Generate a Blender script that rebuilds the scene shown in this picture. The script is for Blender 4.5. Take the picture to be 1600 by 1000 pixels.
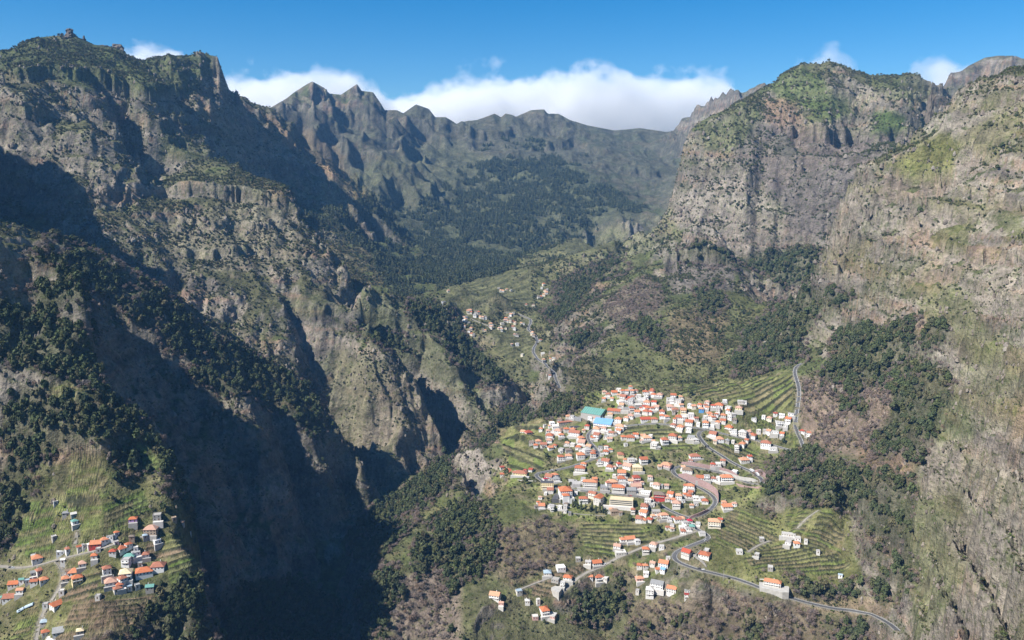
import bpy, math, random, time
import numpy as np
T_0 = time.time()
for _o in list(bpy.data.objects): bpy.data.objects.remove(_o)
S = bpy.context.scene
R = math.radians

# ------------------------------------------------------------------ camera
F_PX, PITCH, CAM_Z = 1300.0, R(9.0), 1095.0
cam_d = bpy.data.cameras.new('camera'); cam = bpy.data.objects.new('camera', cam_d)
S.collection.objects.link(cam); S.camera = cam
cam.location = (0, 0, CAM_Z); cam.rotation_euler = (R(90) - PITCH, 0, 0)
cam_d.sensor_width = 36; cam_d.lens = 36 * F_PX / 1600
cam_d.clip_start = 1; cam_d.clip_end = 60000
# ------------------------------------------------------------------ light
SUN_AZ = math.atan2(-0.86, -0.50)      # compass bearing of the sun, from +Y clockwise
SUN_EL = R(45)
W = bpy.data.worlds.new("World"); S.world = W; W.use_nodes = True
nt = W.node_tree
sky = nt.nodes.new('ShaderNodeTexSky'); sky.sky_type = 'NISHITA'; sky.sun_disc = False
sky.sun_elevation = SUN_EL; sky.sun_rotation = SUN_AZ; sky.altitude = 1100
sky.air_density = 1.0; sky.dust_density = 0.1; sky.ozone_density = 2.5
bg = nt.nodes['Background']; bg.inputs[1].default_value = 0.07
hs = nt.nodes.new('ShaderNodeHueSaturation'); hs.inputs['Saturation'].default_value = 1.55
nt.links.new(sky.outputs[0], hs.inputs['Color']); nt.links.new(hs.outputs[0], bg.inputs[0])
sd = bpy.data.lights.new('sun', 'SUN'); sd.energy = 5.0; sd.angle = R(0.5); sd.color = (1, 0.96, 0.90)
so = bpy.data.objects.new('sun', sd); S.collection.objects.link(so)
from mathutils import Vector
SUNV = Vector((math.sin(SUN_AZ) * math.cos(SUN_EL), math.cos(SUN_AZ) * math.cos(SUN_EL), math.sin(SUN_EL)))
so.rotation_euler = SUNV.to_track_quat('Z', 'Y').to_euler(); so.location = (-500, -300, 2500)
S.view_settings.view_transform = 'Standard'; S.view_settings.look = 'None'
S.view_settings.exposure = 0.84; S.view_settings.gamma = 1.0
S.cycles.max_bounces = 5; S.cycles.diffuse_bounces = 2; S.cycles.glossy_bounces = 1
S.cycles.transparent_max_bounces = 6; S.cycles.volume_bounces = 0
S.cycles.use_denoising = True

# ------------------------------------------------------------------ picture <-> bearing
def bearing(u, v):
    """bearing (rad from +Y) and tangent of elevation of the sight line through a photo pixel"""
    x = (u - 800) / F_PX; y = (500 - v) / F_PX
    dx = x; dy = math.cos(PITCH) + y * math.sin(PITCH); dz = -math.sin(PITCH) + y * math.cos(PITCH)
    h = math.hypot(dx, dy)
    return math.atan2(dx, dy), dz / h

# ------------------------------------------------------------------ noise
_rg = np.random.RandomState(7)
_TAB = _rg.rand(256, 256).astype(np.float32) * 2 - 1
def vnoise(x, y, seed=0):
    x = x + seed * 17.31; y = y + seed * 9.73
    xi = np.floor(x); yi = np.floor(y); fx = (x - xi).astype(np.float32); fy = (y - yi).astype(np.float32)
    xi = xi.astype(np.int32) & 255; yi = yi.astype(np.int32) & 255
    x1 = (xi + 1) & 255; y1 = (yi + 1) & 255
    fx = fx * fx * (3 - 2 * fx); fy = fy * fy * (3 - 2 * fy)
    a = _TAB[yi, xi]; b = _TAB[yi, x1]; c = _TAB[y1, xi]; d = _TAB[y1, x1]
    return (a + (b - a) * fx) * (1 - fy) + (c + (d - c) * fx) * fy
def fbm(x, y, wl, octs, seed=0, gain=0.5, ridge=False):
    out = np.zeros(np.shape(x), np.float32); amp = 1.0; tot = 0
    for k in range(octs):
        n = vnoise(x / wl, y / wl, seed + k * 3)
        if ridge: n = 1 - 2 * np.abs(n)
        out += amp * n; tot += amp; amp *= gain; wl *= 0.5
    return out / tot
def sstep(a, b, x):
    t = np.clip((x - a) / (b - a), 0, 1); return t * t * (3 - 2 * t)
# ------------------------------------------------------------------ the valley: crests, creases and slopes (photo x, photo y, metres away)
CP = []     # (bearing, ln r, tan elev)
def _add(u, v, r, dz=0.0):
    th, t = bearing(u, v); CP.append((th, math.log(r), t + dz / r))
def line(pts, step=26, back=None, front=None):
    """pts (u,v,r); back/front = (dr, dz) adds a parallel line farther/nearer by dr and dz higher"""
    for (a, b) in zip(pts[:-1], pts[1:]):
        n = max(1, int(round(math.hypot(a[0] - b[0], a[1] - b[1]) / step)))
        for i in range(n + (1 if b is pts[-1] else 0)):
            f = i / n; u = a[0] + (b[0] - a[0]) * f; v = a[1] + (b[1] - a[1]) * f
            r = math.exp(math.log(a[2]) * (1 - f) + math.log(b[2]) * f)
            _add(u, v, r)
            for bk in (back or []):
                th, t = bearing(u, v); CP.append((th, math.log(r + bk[0]), (t * r + bk[1]) / (r + bk[0])))
def pt(*ps):
    for p in ps: _add(*p)
def zpt(*ps):      # (u, v, z): the spot where the sight line meets height z
    for (u, v, z) in ps:
        th, t = bearing(u, v); CP.append((th, math.log((z - CAM_Z) / t), t))
def world(*ps):    # (x, y, z)
    for (x, y, z) in ps:
        r = math.hypot(x, y); CP.append((math.atan2(x, y), math.log(r), (z - CAM_Z) / r))

# far range under the cloud
line([(400,172,4300),(412,170,4500),(440,160,4700),(462,140,4800),(488,127,4900),(512,142,4950),(532,148,5000),(556,132,5100),(572,143,5150),
      (600,168,5200),(622,176,5200),(650,165,5300),(668,172,5300),(690,190,5400),(718,196,5500),(740,189,5500),(776,180,5600),(802,183,5600),
      (832,171,5700),(850,172,5700),(866,182,5800),(900,190,5900),(950,200,6000),(1000,198,6000),(1060,200,5900),(1095,172,5500),(1140,150,5200),(1190,136,5000),(1300,130,5000)], step=13,
     back=[(500,-260),(1500,-700)])
# front faces of that range, spurs and forest hills
line([(488,127,4900),(500,170,4600),(540,215,4350),(560,260,4150)])
line([(556,132,5100),(600,200,4700),(640,260,4350),(668,310,4050)])
line([(520,170,4850),(528,220,4700)])
line([(650,165,5300),(690,230,4900),(700,290,4400)])
line([(776,180,5600),(800,230,5000),(800,290,4500),(780,340,4000),(760,400,3500)])
line([(832,171,5700),(860,215,5200),(900,260,4700),(940,310,4300),(970,345,4000)])
line([(870,215,5300),(930,225,5300),(985,245,5200),(1040,260,5000)])
line([(1000,200,5800),(1030,240,5400),(1060,280,5000)])
line([(1000,300,4700),(1040,310,4500)])
line([(700,330,4100),(640,340,3900),(590,330,3700)])
line([(590,390,3200),(640,420,3050),(700,440,2900)])
line([(730,430,3000),(690,400,3300),(650,385,3500)])
line([(400,172,4300),(430,215,4000),(480,240,3800),(520,262,3650),(560,290,3500),(600,330,3350)],back=[(250,-130)])
line([(470,330,3000),(520,350,2950),(560,375,2900),(640,425,2800)])
# far valley floor
zpt((1030,345,985),(1000,358,960),(960,375,930),(920,395,890),(890,410,860),(860,440,800),(845,470,758),(835,500,735),(838,545,686),(815,575,650),(805,590,630))
zpt((720,500,738),(760,520,722),(790,495,738),(800,540,690),(750,480,752),(700,465,800),(720,440,830),(775,450,815),(830,420,840),(900,372,905),(840,470,765))
zpt((860,570,720),(880,600,712),(850,600,680),(860,540,730))
# left massif, skyline and crest running down towards the gorge
line([(-260,60,3300),(-120,110,3000),(-40,95,2950),(0,80,2950),(40,66,3000),(78,57,3050),(108,55,3100),(128,60,3150),(150,73,3200),(180,70,3250),(200,90,3300),(222,95,3300),
      (240,91,3300),(276,87,3300)],back=[(400,-350),(1200,-700)])
line([(276,93,3300),(300,92,3280),(318,91,3250),(337,98,3200)])
pt((300,130,4000),(250,130,4300))
line([(337,98,3200),(346,118,3300),(356,134,3400),(370,148,3550),(385,156,3800),(400,172,4300)])
line([(337,98,3200),(334,122,3120),(318,140,3000)])
line([(335,120,3100),(312,145,2950),(288,180,2800),(300,205,2720),(325,230,2650),(350,256,2560),(372,268,2500)])
line([(372,268,2500),(400,280,2450),(430,287,2400),(456,300,2350),
      (468,330,2300),(480,352,2250),(500,372,2200),(525,400,2130),(545,425,2080),(560,445,2000)],back=[(130,-110),(300,-150)])
pt((345,180,2950),(345,230,2750),(360,240,2800))
pt((370,190,3250),(400,240,3200),(440,270,3200),(500,310,3150),(540,330,3150))
# upper lit slopes of the massif
line([(0,130,2600),(60,110,2750),(120,125,2650),(180,140,2650),(240,140,2700),(300,138,2850)])
line([(0,165,2520),(60,165,2520),(110,165,2540),(160,170,2560),(230,175,2600)])
line([(120,60,3050),(112,130,2640)])
line([(60,165,2500),(100,240,2350),(140,300,2250)])
line([(130,165,2560),(142,210,2400),(158,260,2310),(178,325,2230)])
line([(185,185,2680),(200,240,2620),(214,290,2590),(226,318,2560)])
line([(255,180,2700),(268,230,2600),(262,280,2540)])
line([(95,150,2620),(85,200,2520),(70,250,2440)])
# terrace and the cliff under it
line([(250,312,2330),(290,295,2330),(330,292,2330),(380,292,2330),(440,300,2320)])
line([(240,330,2250),(250,390,2130),(300,420,2060),(380,440,2000),(450,460,1950),(520,470,1930)])
line([(280,320,2250),(290,380,2130)]); line([(360,300,2290),(370,380,2120)]); line([(440,310,2280),(440,390,2110)])
pt((330,470,1950),(400,500,1880),(460,540,1820),(490,590,1760),(500,620,1720),(350,430,2020))
# gully between the massif and the second crest (hidden floor), then an unseen ridge shaped to throw shade across it
world((-1000,1780,850),(-1250,1980,980),(-1500,2180,1120),(-960,1330,1180),(-1050,1400,1330),(-1250,1600,1450),(-1450,1850,1560),(-1613,1815,1650),(-1800,2000,1720),(-880,1180,1060))
for (u, v, r, z) in [(0,330,1950,850),(100,370,1850,800),(200,420,1800,750),(300,470,1780,720),(380,530,1760,680),(450,600,1720,620),(500,660,1680,570)]:
    th, t = bearing(u, v); CP.append((th, math.log(r), (z - CAM_Z) / r))
line([(0,190,2500),(80,230,2380),(150,300,2260),(200,350,2180),(260,400,2080),(320,450,2000)])
# second crest
line([(-60,318,1580),(0,340,1560),(60,366,1540),(130,388,1520),(200,418,1520),(260,450,1520),(310,486,1520),(350,512,1520),(400,548,1520),(450,585,1520),(500,632,1500),(525,660,1480),
      (545,700,1460),(562,745,1440),(575,770,1430)],back=[(110,-80),(200,-150)])
# slopes under the second crest, with three gullies
line([(150,450,1480),(200,490,1460),(260,540,1450),(300,600,1420)])
line([(330,560,1430),(380,620,1400),(420,690,1370),(450,760,1330)])
line([(430,610,1470),(470,680,1430),(510,750,1400),(530,790,1390)])
line([(170,520,1400),(200,560,1380),(250,640,1340),(300,730,1280),(345,800,1220)])
line([(390,560,1500),(420,640,1440),(460,730,1410),(490,790,1380)])
line([(340,600,1440),(360,700,1340),(400,790,1290),(440,860,1240)])
# gorge floor
zpt((580,785,500),(560,800,494),(545,830,485),(540,870,478),(540,910,470),(545,960,460),(550,1000,450),(555,1060,440))
world((120,1900,600),(40,1800,585),(-40,1700,560),(-120,1640,540),(-190,1590,520))
zpt((500,880,478),(480,960,460),(450,900,500),(400,940,500),(400,860,550),(470,820,540),(360,820,590),(350,900,560),(330,960,520))
# nearest left spur
line([(-300,330,1250),(-150,350,1230),(0,385,1210),(60,402,1200),(90,415,1190)],back=[(60,-14),(120,-22)])  # unseen ground behind this crest kept high to shade the second crest's front
line([(110,430,1180),(132,450,1160),(140,490,1130),(146,540,1120),(165,590,1105),(205,645,1095),(245,700,1075),(275,745,1060),
      (298,790,1035),(310,840,990),(318,900,930),(330,950,900),(340,1000,870)],back=[(50,-85),(110,-170)])
def line2(p): p = [(u, v, r * (1 + 0.10 * max(0, 170 - u) / 170)) for u, v, r in p]; line(p) if len(p) > 1 else pt(*p)
line2([(0,470,1130),(60,500,1110),(110,520,1100)])
line2([(0,560,1060),(70,580,1050),(140,620,1040)])
line2([(0,660,1010),(80,670,1005),(160,690,1010)])
line2([(0,750,985),(80,740,990),(160,740,1000),(220,750,1005)])
line2([(0,830,960),(80,820,960),(160,810,965),(240,805,975)])
line2([(0,890,930),(80,880,930),(160,880,930),(250,870,940)])
line2([(0,950,885),(80,950,880),(160,950,880),(240,960,880)])
line2([(-60,1040,830),(60,1040,830),(160,1040,830),(300,1060,830)])
line2([(-200,500,1130)]); line2([(-200,700,1000)]); line2([(-200,900,900)]); line2([(-200,1000,840)])
# hill spurs in the middle
line([(545,470,1990),(570,448,1960),(600,455,1980),(640,467,2000),(665,475,2010),(690,500,1990),(720,530,1960),(750,556,1940)],back=[(90,-40),(180,-50)])
line([(750,556,1940),(780,580,1920),(810,602,1900),(826,622,1880),(834,640,1860)],back=[(60,-30)])
line([(660,475,2000),(680,530,1900),(700,580,1830),(730,620,1780),(760,650,1740)],back=None)
line([(690,505,1980),(720,560,1900),(760,610,1830),(800,650,1780)])
line([(568,450,1960),(560,500,1880),(590,536,1760),(625,562,1740),(640,585,1725),(655,605,1715),(668,640,1690),(684,670,1670),(698,700,1650),(708,712,1640)],back=[(60,-75),(110,-120)])
line([(560,480,1930),(535,560,1830)])
line([(522,610,1740),(510,650,1690),(512,700,1640),(530,732,1590),(560,765,1545)],back=[(70,-60)])
line([(495,640,1800),(498,690,1760)])
line([(585,540,1750),(570,600,1690),(570,660,1630),(590,720,1570),(600,765,1530)])
line([(620,570,1730),(620,640,1660),(640,700,1600),(650,740,1560)])
line([(700,640,1720),(730,680,1680),(760,690,1640)])
line([(740,600,1850),(770,640,1800),(790,660,1760)])
# village spur: its edge above the gorge, the plateau, the slopes below
line([(850,650,1600),(800,668,1560),(770,690,1500),(742,700,1450),(720,722,1400),(730,760,1330),(745,800,1270)],back=[(60,-20)])
line([(715,705,1490),(690,730,1480),(640,760,1460),(600,790,1430),(575,830,1340),(560,870,1240),(556,930,1140),(565,1000,1050)])
line([(720,760,1350),(680,800,1300),(640,850,1190),(600,910,1120),(590,960,1070),(590,1010,1010)])
line([(770,790,1240),(740,850,1180),(700,900,1120),(660,960,1070),(640,1010,1040)])
line([(820,830,1180),(790,880,1120),(760,930,1060),(740,1000,1000)])
for (u, v, z) in [(860,640,672),(910,640,688),(960,612,716),(1010,612,722),(1060,622,722),(1110,622,726),(1160,640,716),(1220,640,716),(1240,600,748),
    (820,680,648),(880,690,650),(940,680,664),(1000,680,672),(1060,680,676),(1120,680,678),(1180,690,668),(1250,700,662),
    (790,742,622),(850,745,622),(900,740,628),(960,735,640),(1040,730,646),(1100,720,656),(1180,750,640),
    (850,790,602),(900,790,606),(960,800,604),(1020,800,606),(1080,820,602),(1130,800,612),(1150,770,626),
    (900,820,590),(960,850,578),(1030,840,590),(1060,870,582),(1110,840,598),(1200,800,622),(1270,800,628),(1320,830,616),
    (880,890,560),(930,880,565),(1000,900,555),(1040,930,545),(1090,905,570),(1150,870,590),(1220,840,604),(1280,870,592),(1330,880,586),
    (1207,925,570),(1130,905,569),(1260,940,560),(1320,958,556),(1375,970,553),(1408,988,549),(1300,910,572),
    (770,935,545),(850,950,530),(830,920,545),(880,920,548),(940,990,500),(1040,985,505),(1140,985,515),(1250,1000,520),(850,1010,500),(770,1010,500)]:
    zpt((u, v, z))
line([(740,1040,960),(850,1060,900),(1000,1060,880),(1150,1060,870),(1200,1060,860)])
# slopes above the village, right of the valley
line([(880,600,1720),(930,590,1720),(980,590,1700),(1040,590,1690),(1100,590,1680)])
line([(860,530,2050),(880,500,2150),(920,460,2300),(950,420,2500),(990,385,2650),(1030,345,2800),(1045,330,2850)],back=[(120,-30)])
line([(900,560,1850),(950,520,1950),(1000,480,2050),(1040,440,2200)])
line([(960,560,1800),(1020,520,1880),(1080,500,1950),(1130,470,2050)])
line([(1050,560,1760),(1100,540,1800),(1160,540,1830),(1210,520,1900)])
line([(1000,420,2400),(1030,400,2450),(1050,380,2480)])
line([(1035,400,2330),(1050,372,2340),(1075,358,2350),(1103,351,2350),(1125,365,2350),(1142,385,2350)],back=[(70,-50)])
line([(1040,405,2300),(1080,400,2290),(1130,412,2280),(1155,430,2250)])
line([(1045,455,2150),(1085,455,2140),(1130,450,2150),(1160,450,2200)])
line([(1160,420,2400),(1200,430,2350),(1240,420,2350),(1265,400,2350)])
line([(1170,480,2050),(1220,470,2080),(1260,465,2100)])
line([(1230,560,1650),(1280,530,1680),(1330,510,1700),(1290,575,1550),(1250,590,1560)])
# right massif: cliff
line([(1045,340,2750),(1055,300,2740),(1063,262,2740),(1068,225,2760),(1075,205,2800),(1085,195,2850),(1112,175,2950),(1150,154,3050),(1186,134,3100),(1206,124,3100),(1230,112,3080),
      (1262,100,3060),(1296,96,3050),(1322,105,3060),(1350,117,3080),(1390,119,3100),(1412,116,3120),(1436,118,3150),(1452,126,3200),(1478,142,3250)],back=[(400,-150),(900,-500)])
line([(1075,215,2760),(1110,220,2720),(1150,215,2720),(1190,200,2760),(1240,205,2740),(1290,205,2740),(1350,215,2720),(1400,215,2700),(1450,205,2700)])
line([(1075,300,2650),(1120,290,2600),(1180,270,2590),(1240,250,2600),(1300,240,2600),(1330,235,2600)])
line([(1060,350,2560),(1110,370,2480),(1170,395,2420),(1230,385,2440),(1280,375,2420)])
line([(1300,180,2800),(1350,180,2830),(1400,170,2850),(1440,165,2900)])
line([(1205,150,2900),(1260,160,2860),(1200,180,2790),(1230,190,2760)])
pt((1325,262,2830),(1316,312,2780),(1308,350,2700))
line([(1285,290,2560)])
line([(1345,245,2580),(1400,250,2560),(1450,225,2560)])
# far dome behind the near wall
line([(1478,145,4300),(1500,112,4400),(1530,96,4500),(1560,88,4600),(1590,90,4700),(1640,92,4800),(1760,90,4800)],back=[(600,-500)])
# near right wall
line([(1478,165,2150),(1490,142,2150),(1520,120,2120),(1560,111,2050),(1600,104,2000),(1680,90,1950),(1800,80,1900)],back=[(300,-300),(700,-600)])
line([(1478,165,2150),(1468,190,2140),(1458,213,2120),(1425,240,2090),(1385,256,2060),(1352,268,2040),(1325,300,2010),(1310,330,1990),(1300,360,1970),(1292,395,1950),(1272,425,1930),(1268,455,1900)],back=[(160,-120),(330,-250)])
line([(1500,200,1950),(1560,190,1850),(1620,180,1800)])
line([(1400,290,1900),(1460,280,1850),(1520,260,1800),(1600,250,1700)])
line([(1340,330,1880),(1400,340,1820),(1480,330,1720),(1600,320,1560)])
line([(1300,420,1800),(1370,420,1720),(1450,420,1620),(1600,420,1400)])
line([(1300,480,1700),(1380,480,1620),(1450,500,1500),(1600,500,1250)])
line([(1400,560,1480),(1460,580,1400),(1520,600,1280),(1600,600,1130)])
line([(1380,620,1380),(1440,660,1300),(1500,700,1150),(1600,700,1000)])
line([(1250,650,1450),(1320,640,1430),(1330,700,1330),(1400,700,1300)])
line([(1200,740,1270),(1280,760,1230),(1350,780,1200),(1420,780,1150),(1460,780,1090)])
line([(1500,800,1000),(1600,800,860)])
line([(1400,860,1135),(1450,900,1010)])
for th_ in (0.36, 0.40, 0.44):
    for r_, z_ in ((985, 492), (900, 478), (800, 462), (680, 445)): world((r_ * math.sin(th_), r_ * math.cos(th_), z_))
zpt((1380,930,580),(1400,950,572),(1420,1000,542))
line([(1480,880,920),(1600,880,760)])
line([(1500,1000,800),(1530,1000,770),(1600,1000,650)])
zpt((1345,958,560),(1362,961,557),(1378,967,555),(1394,977,552),(1340,985,532),(1370,990,534),(1390,1005,528))
line([(1700,200,1700),(1700,500,1100),(1700,800,750),(1700,1000,550)])
line([(1900,300,1300),(1900,700,750),(1900,1000,450)])
# the land out of the frame, which throws the shadows
world((-2600,1500,1750),(-2200,900,1400),(-1800,500,1150),(-1500,100,1000),(-900,100,900),(-3000,2600,1700),(-700,600,760),(-500,300,800),(-2800,-500,1500),(-1200,-600,1300),
      (0,300,700),(0,150,900),(300,300,750),(700,300,1200),(600,0,1300),(-200,120,1000),(0,-300,1300))

def rbf_solve():
    P = np.array(CP, np.float64)
    key = np.round(P[:, :2] / 0.004).astype(int)
    _, ix = np.unique(key, axis=0, return_index=True); P = P[np.sort(ix)]
    X = P[:, :2]; n = len(X)
    D = np.sqrt(((X[:, None] - X[None]) ** 2).sum(-1))
    A = np.zeros((n + 3, n + 3)); A[:n, :n] = D - np.eye(n) * 0.0008
    A[:n, n] = 1; A[:n, n + 1:] = X; A[n, :n] = 1; A[n + 1:, :n] = X.T
    w = np.linalg.solve(A, np.concatenate([P[:, 2], [0, 0, 0]]))
    return X.astype(np.float32), w.astype(np.float32)
TH0, TH1, S0, S1 = -1.50, 0.80, math.log(150), math.log(9500)
CD = 0.0042
def base_grid():
    X, w = rbf_solve()
    ths = np.arange(TH0, TH1, CD, dtype=np.float32); ss = np.arange(S0, S1, CD, dtype=np.float32)
    G = np.zeros((len(ss), len(ths)), np.float32); n = len(X)
    dth2 = (ths[:, None] - X[None, :, 0]) ** 2
    for i, s in enumerate(ss):
        G[i] = np.sqrt(dth2 + (s - X[None, :, 1]) ** 2) @ w[:n] + w[n] + w[n + 1] * ths + w[n + 2] * s
    return ths, ss, G
ths_c, ss_c, Tc = base_grid()
print('base', len(CP), Tc.shape, time.time() - T_0)
def resample(G, th_from, s_from, cd, th, s):
    """cubic-ish resample of a regular grid on to the outer product of th, s"""
    from numpy import floor
    def axis(q, q0, n):
        f = (q - q0) / cd; i = np.clip(floor(f).astype(int), 1, n - 3); f = f - i
        w0 = -0.5 * f + f * f - 0.5 * f ** 3; w1 = 1 - 2.5 * f * f + 1.5 * f ** 3
        w2 = 0.5 * f + 2 * f * f - 1.5 * f ** 3; w3 = -0.5 * f * f + 0.5 * f ** 3
        return i, np.stack([w0, w1, w2, w3]).astype(np.float32)
    i, wi = axis(s, s_from, G.shape[0]); j, wj = axis(th, th_from, G.shape[1])
    A = sum(wi[k][:, None] * G[i + k - 1] for k in range(4))
    return sum(wj[k][None] * A[:, j + k - 1] for k in range(4))

# crest lines as the photograph shows them: (photo x, y, metres), used to true up the ridges after the rain has cut them
CRESTS = [
 (0.09, [(-60,92,2950),(0,80,2950),(15,80,2960),(33,68,3000),(63,59,3050),(97,55,3080),(115,55,3100),(137,65,3150),(147,70,3200),(180,76,3250),(190,82,3280),(200,88,3300),(217,94,3300),(222,97,3300),(240,90,3300),(267,88,3300),(293,88,3280),(312,80,3270),(328,86,3230),(340,89,3200),(345,104,3300),(352,124,3340),(358,140,3430),(370,148,3550),(383,153,3750),(393,163,3950),(400,171,4250)]),
 (0.09, [(404,172,4300),(423,168,4550),(447,154,4720),(460,144,4800),(477,133,4850),(488,127,4900),(510,139,4950),(514,146,4960),(533,148,5000),(546,139,5060),(558,131,5100),(565,142,5120),(583,144,5170),(596,163,5200),(601,172,5200),(620,172,5200),(630,177,5230),(650,163,5300),(670,170,5320),(680,183,5350),(696,183,5420),(713,195,5500),(726,192,5500),(746,188,5520),(773,178,5600),(783,184,5600),(790,178,5600),(800,180,5600),(806,183,5600),(830,172,5700),(850,171,5700),(856,178,5720),(873,178,5780),(890,188,5850),(920,197,5900),(960,204,6000),(1000,200,6000),(1040,206,5900),(1066,204,5900)]),
 (0.07, [(1085,199,2850),(1103,185,2900),(1129,173,3000),(1146,163,3050),(1169,152,3080),(1193,138,3100),(1213,127,3100),(1219,118,3100),(1239,107,3080),(1256,99,3070),(1283,100,3050),(1296,95,3050),(1313,102,3060),(1333,110,3070),(1359,117,3080),(1386,118,3100),(1403,118,3110),(1419,115,3120),(1436,116,3150),(1440,123,3160),(1456,128,3200),(1474,141,3250)]),
 (0.06, [(1484,130,4300),(1496,116,4400),(1513,103,4450),(1539,90,4520),(1559,87,4600),(1586,87,4700),(1599,92,4700),(1660,96,4800)]),
 (0.06, [(1482,155,2150),(1496,142,2150),(1516,132,2120),(1533,120,2100),(1546,123,2080),(1559,120,2050),(1576,108,2020),(1599,106,2000),(1640,98,1970),(1700,92,1940)]),
 (0.03, [(372,268,2500),(385,275,2480),(400,281,2450),(430,288,2400),(456,302,2350),(462,318,2320),(470,338,2290),(485,356,2240),(500,372,2200),(525,398,2130),(545,425,2080),(558,443,2010)]),
 (0.03, [(0,341,1560),(30,352,1550),(60,364,1540),(90,372,1530),(130,386,1520),(165,400,1520),(200,418,1520),(230,436,1520),(260,450,1520),(310,486,1520),(350,512,1520),(400,548,1520),(450,585,1520),(500,632,1500),(525,660,1480),(545,700,1460),(560,745,1440)]),
 (0.02, [(0,388,1210),(30,396,1205),(60,404,1200),(90,416,1190),(110,430,1180),(130,450,1160),(140,490,1130),(147,540,1120),(166,590,1105),(205,645,1095),(245,700,1075),(275,745,1060),(298,790,1035),(310,840,990),(322,900,930)]),
 (0.025, [(548,465,1985),(570,448,1960),(600,456,1980),(640,468,2000),(665,476,2010),(690,500,1990),(720,530,1960),(750,556,1940),(780,580,1920),(810,602,1900),(826,622,1880)]),
 (0.018, [(592,536,1760),(610,548,1750),(625,562,1740),(640,583,1725),(655,604,1715),(668,640,1690),(684,670,1670),(698,700,1650)]),
 (0.015, [(1060,366,2345),(1075,358,2350),(1088,353,2350),(1103,351,2350),(1115,357,2350),(1125,365,2350),(1142,385,2350)]),
]
def true_up(T, th, s):
    """shift each traced ridge to its traced height, fading out to both sides of it"""
    for (win, pts) in CRESTS:
        bt = np.array([(bearing(u, v)[0], bearing(u, v)[1], math.log(r_)) for u, v, r_ in pts]); k = np.argsort(bt[:, 0]); bt = bt[k]
        j0, j1 = np.searchsorted(th, [bt[0, 0], bt[-1, 0]])
        if j1 - j0 < 3: continue
        des = np.interp(th[j0:j1], bt[:, 0], bt[:, 1]); sc = np.interp(th[j0:j1], bt[:, 0], bt[:, 2]); dl = np.zeros(j1 - j0); am = np.zeros(j1 - j0)
        for q in range(j1 - j0):
            a, b_ = np.searchsorted(s, [sc[q] - win * 0.6, sc[q] + win]); col = T[a:b_, j0 + q]; k = int(np.argmax(col)); dl[q] = des[q] - col[k]; am[q] = s[a + k]
        am = np.convolve(np.pad(am, 6, mode='edge'), np.ones(13) / 13, 'valid'); dl = np.clip(dl, -0.035, 0.035)
        e_ = np.clip(np.minimum(np.arange(j1 - j0), np.arange(j1 - j0)[::-1]) / 10.0, 0, 1)
        T[:, j0:j1] += (dl * e_)[None] * np.exp(-((s[:, None] - am[None]) / (win * 0.75)) ** 2)
    return T
# ------------------------------------------------------------------ relief: rain-cut gullies, crags and ledges on top of the big shapes
def erode(Z, cell, n_drops, steps, seed=1, cap=4.0, deep=5.0):
    """droplet erosion on H = Z / cell (cells are square: the grid is log-polar); works on H, returns new Z"""
    H = (Z / cell).astype(np.float32); lo = H.reshape(-1) - deep; hi = H.reshape(-1) + 0.8; H = H.copy(); nr, nc = H.shape; Hf = H.reshape(-1); rg = np.random.RandomState(seed)
    batch = min(60000, nr * nc // 12)
    for b in range(max(1, n_drops // batch)):
        x = rg.uniform(2, nc - 3, batch).astype(np.float32); y = rg.uniform(2, nr - 3, batch).astype(np.float32)
        dx = np.zeros(batch, np.float32); dy = dx.copy(); v = np.ones(batch, np.float32); wat = v.copy(); sed = dx.copy()
        for k in range(steps):
            xi = x.astype(np.int32); yi = y.astype(np.int32); fx = x - xi; fy = y - yi; i = yi * nc + xi
            h00 = Hf[i]; h10 = Hf[i + 1]; h01 = Hf[i + nc]; h11 = Hf[i + nc + 1]
            gx = (h10 - h00) * (1 - fy) + (h11 - h01) * fy; gy = (h01 - h00) * (1 - fx) + (h11 - h10) * fx
            h = (h00 * (1 - fx) + h10 * fx) * (1 - fy) + (h01 * (1 - fx) + h11 * fx) * fy
            dx = dx * 0.25 - gx * 0.75; dy = dy * 0.25 - gy * 0.75
            L = np.sqrt(dx * dx + dy * dy) + 1e-6; dx /= L; dy /= L
            nx = np.clip(x + dx, 1, nc - 3); ny = np.clip(y + dy, 1, nr - 3)
            xj = nx.astype(np.int32); yj = ny.astype(np.int32); gx2 = nx - xj; gy2 = ny - yj; j = yj * nc + xj
            h2 = (Hf[j] * (1 - gx2) + Hf[j + 1] * gx2) * (1 - gy2) + (Hf[j + nc] * (1 - gx2) + Hf[j + nc + 1] * gx2) * gy2
            dh = h2 - h
            c = np.maximum(-dh, 0.01) * v * wat * cap
            up = dh > 0
            dep = np.where(up, np.minimum(dh, sed), np.where(sed > c, (sed - c) * 0.3, 0))
            ero = np.where((~up) & (sed <= c), np.minimum((c - sed) * 0.3, -dh), 0)
            d = np.clip(dep - ero, -0.12, 0.12).astype(np.float32)
            sed = sed - d
            Hf += np.bincount(np.concatenate([i, i + 1, i + nc, i + nc + 1]),
                              np.concatenate([d * (1 - fx) * (1 - fy), d * fx * (1 - fy), d * (1 - fx) * fy, d * fx * fy]), minlength=nr * nc).astype(np.float32)
            v = np.sqrt(np.clip(v * v - dh * 4, 0.05, 9)); wat *= 0.97
            x, y = nx, ny
            if k % 6 == 5: np.clip(Hf, lo, hi, out=Hf)
        np.clip(Hf, lo, hi, out=Hf)
    return Hf.reshape(nr, nc) * cell
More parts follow.
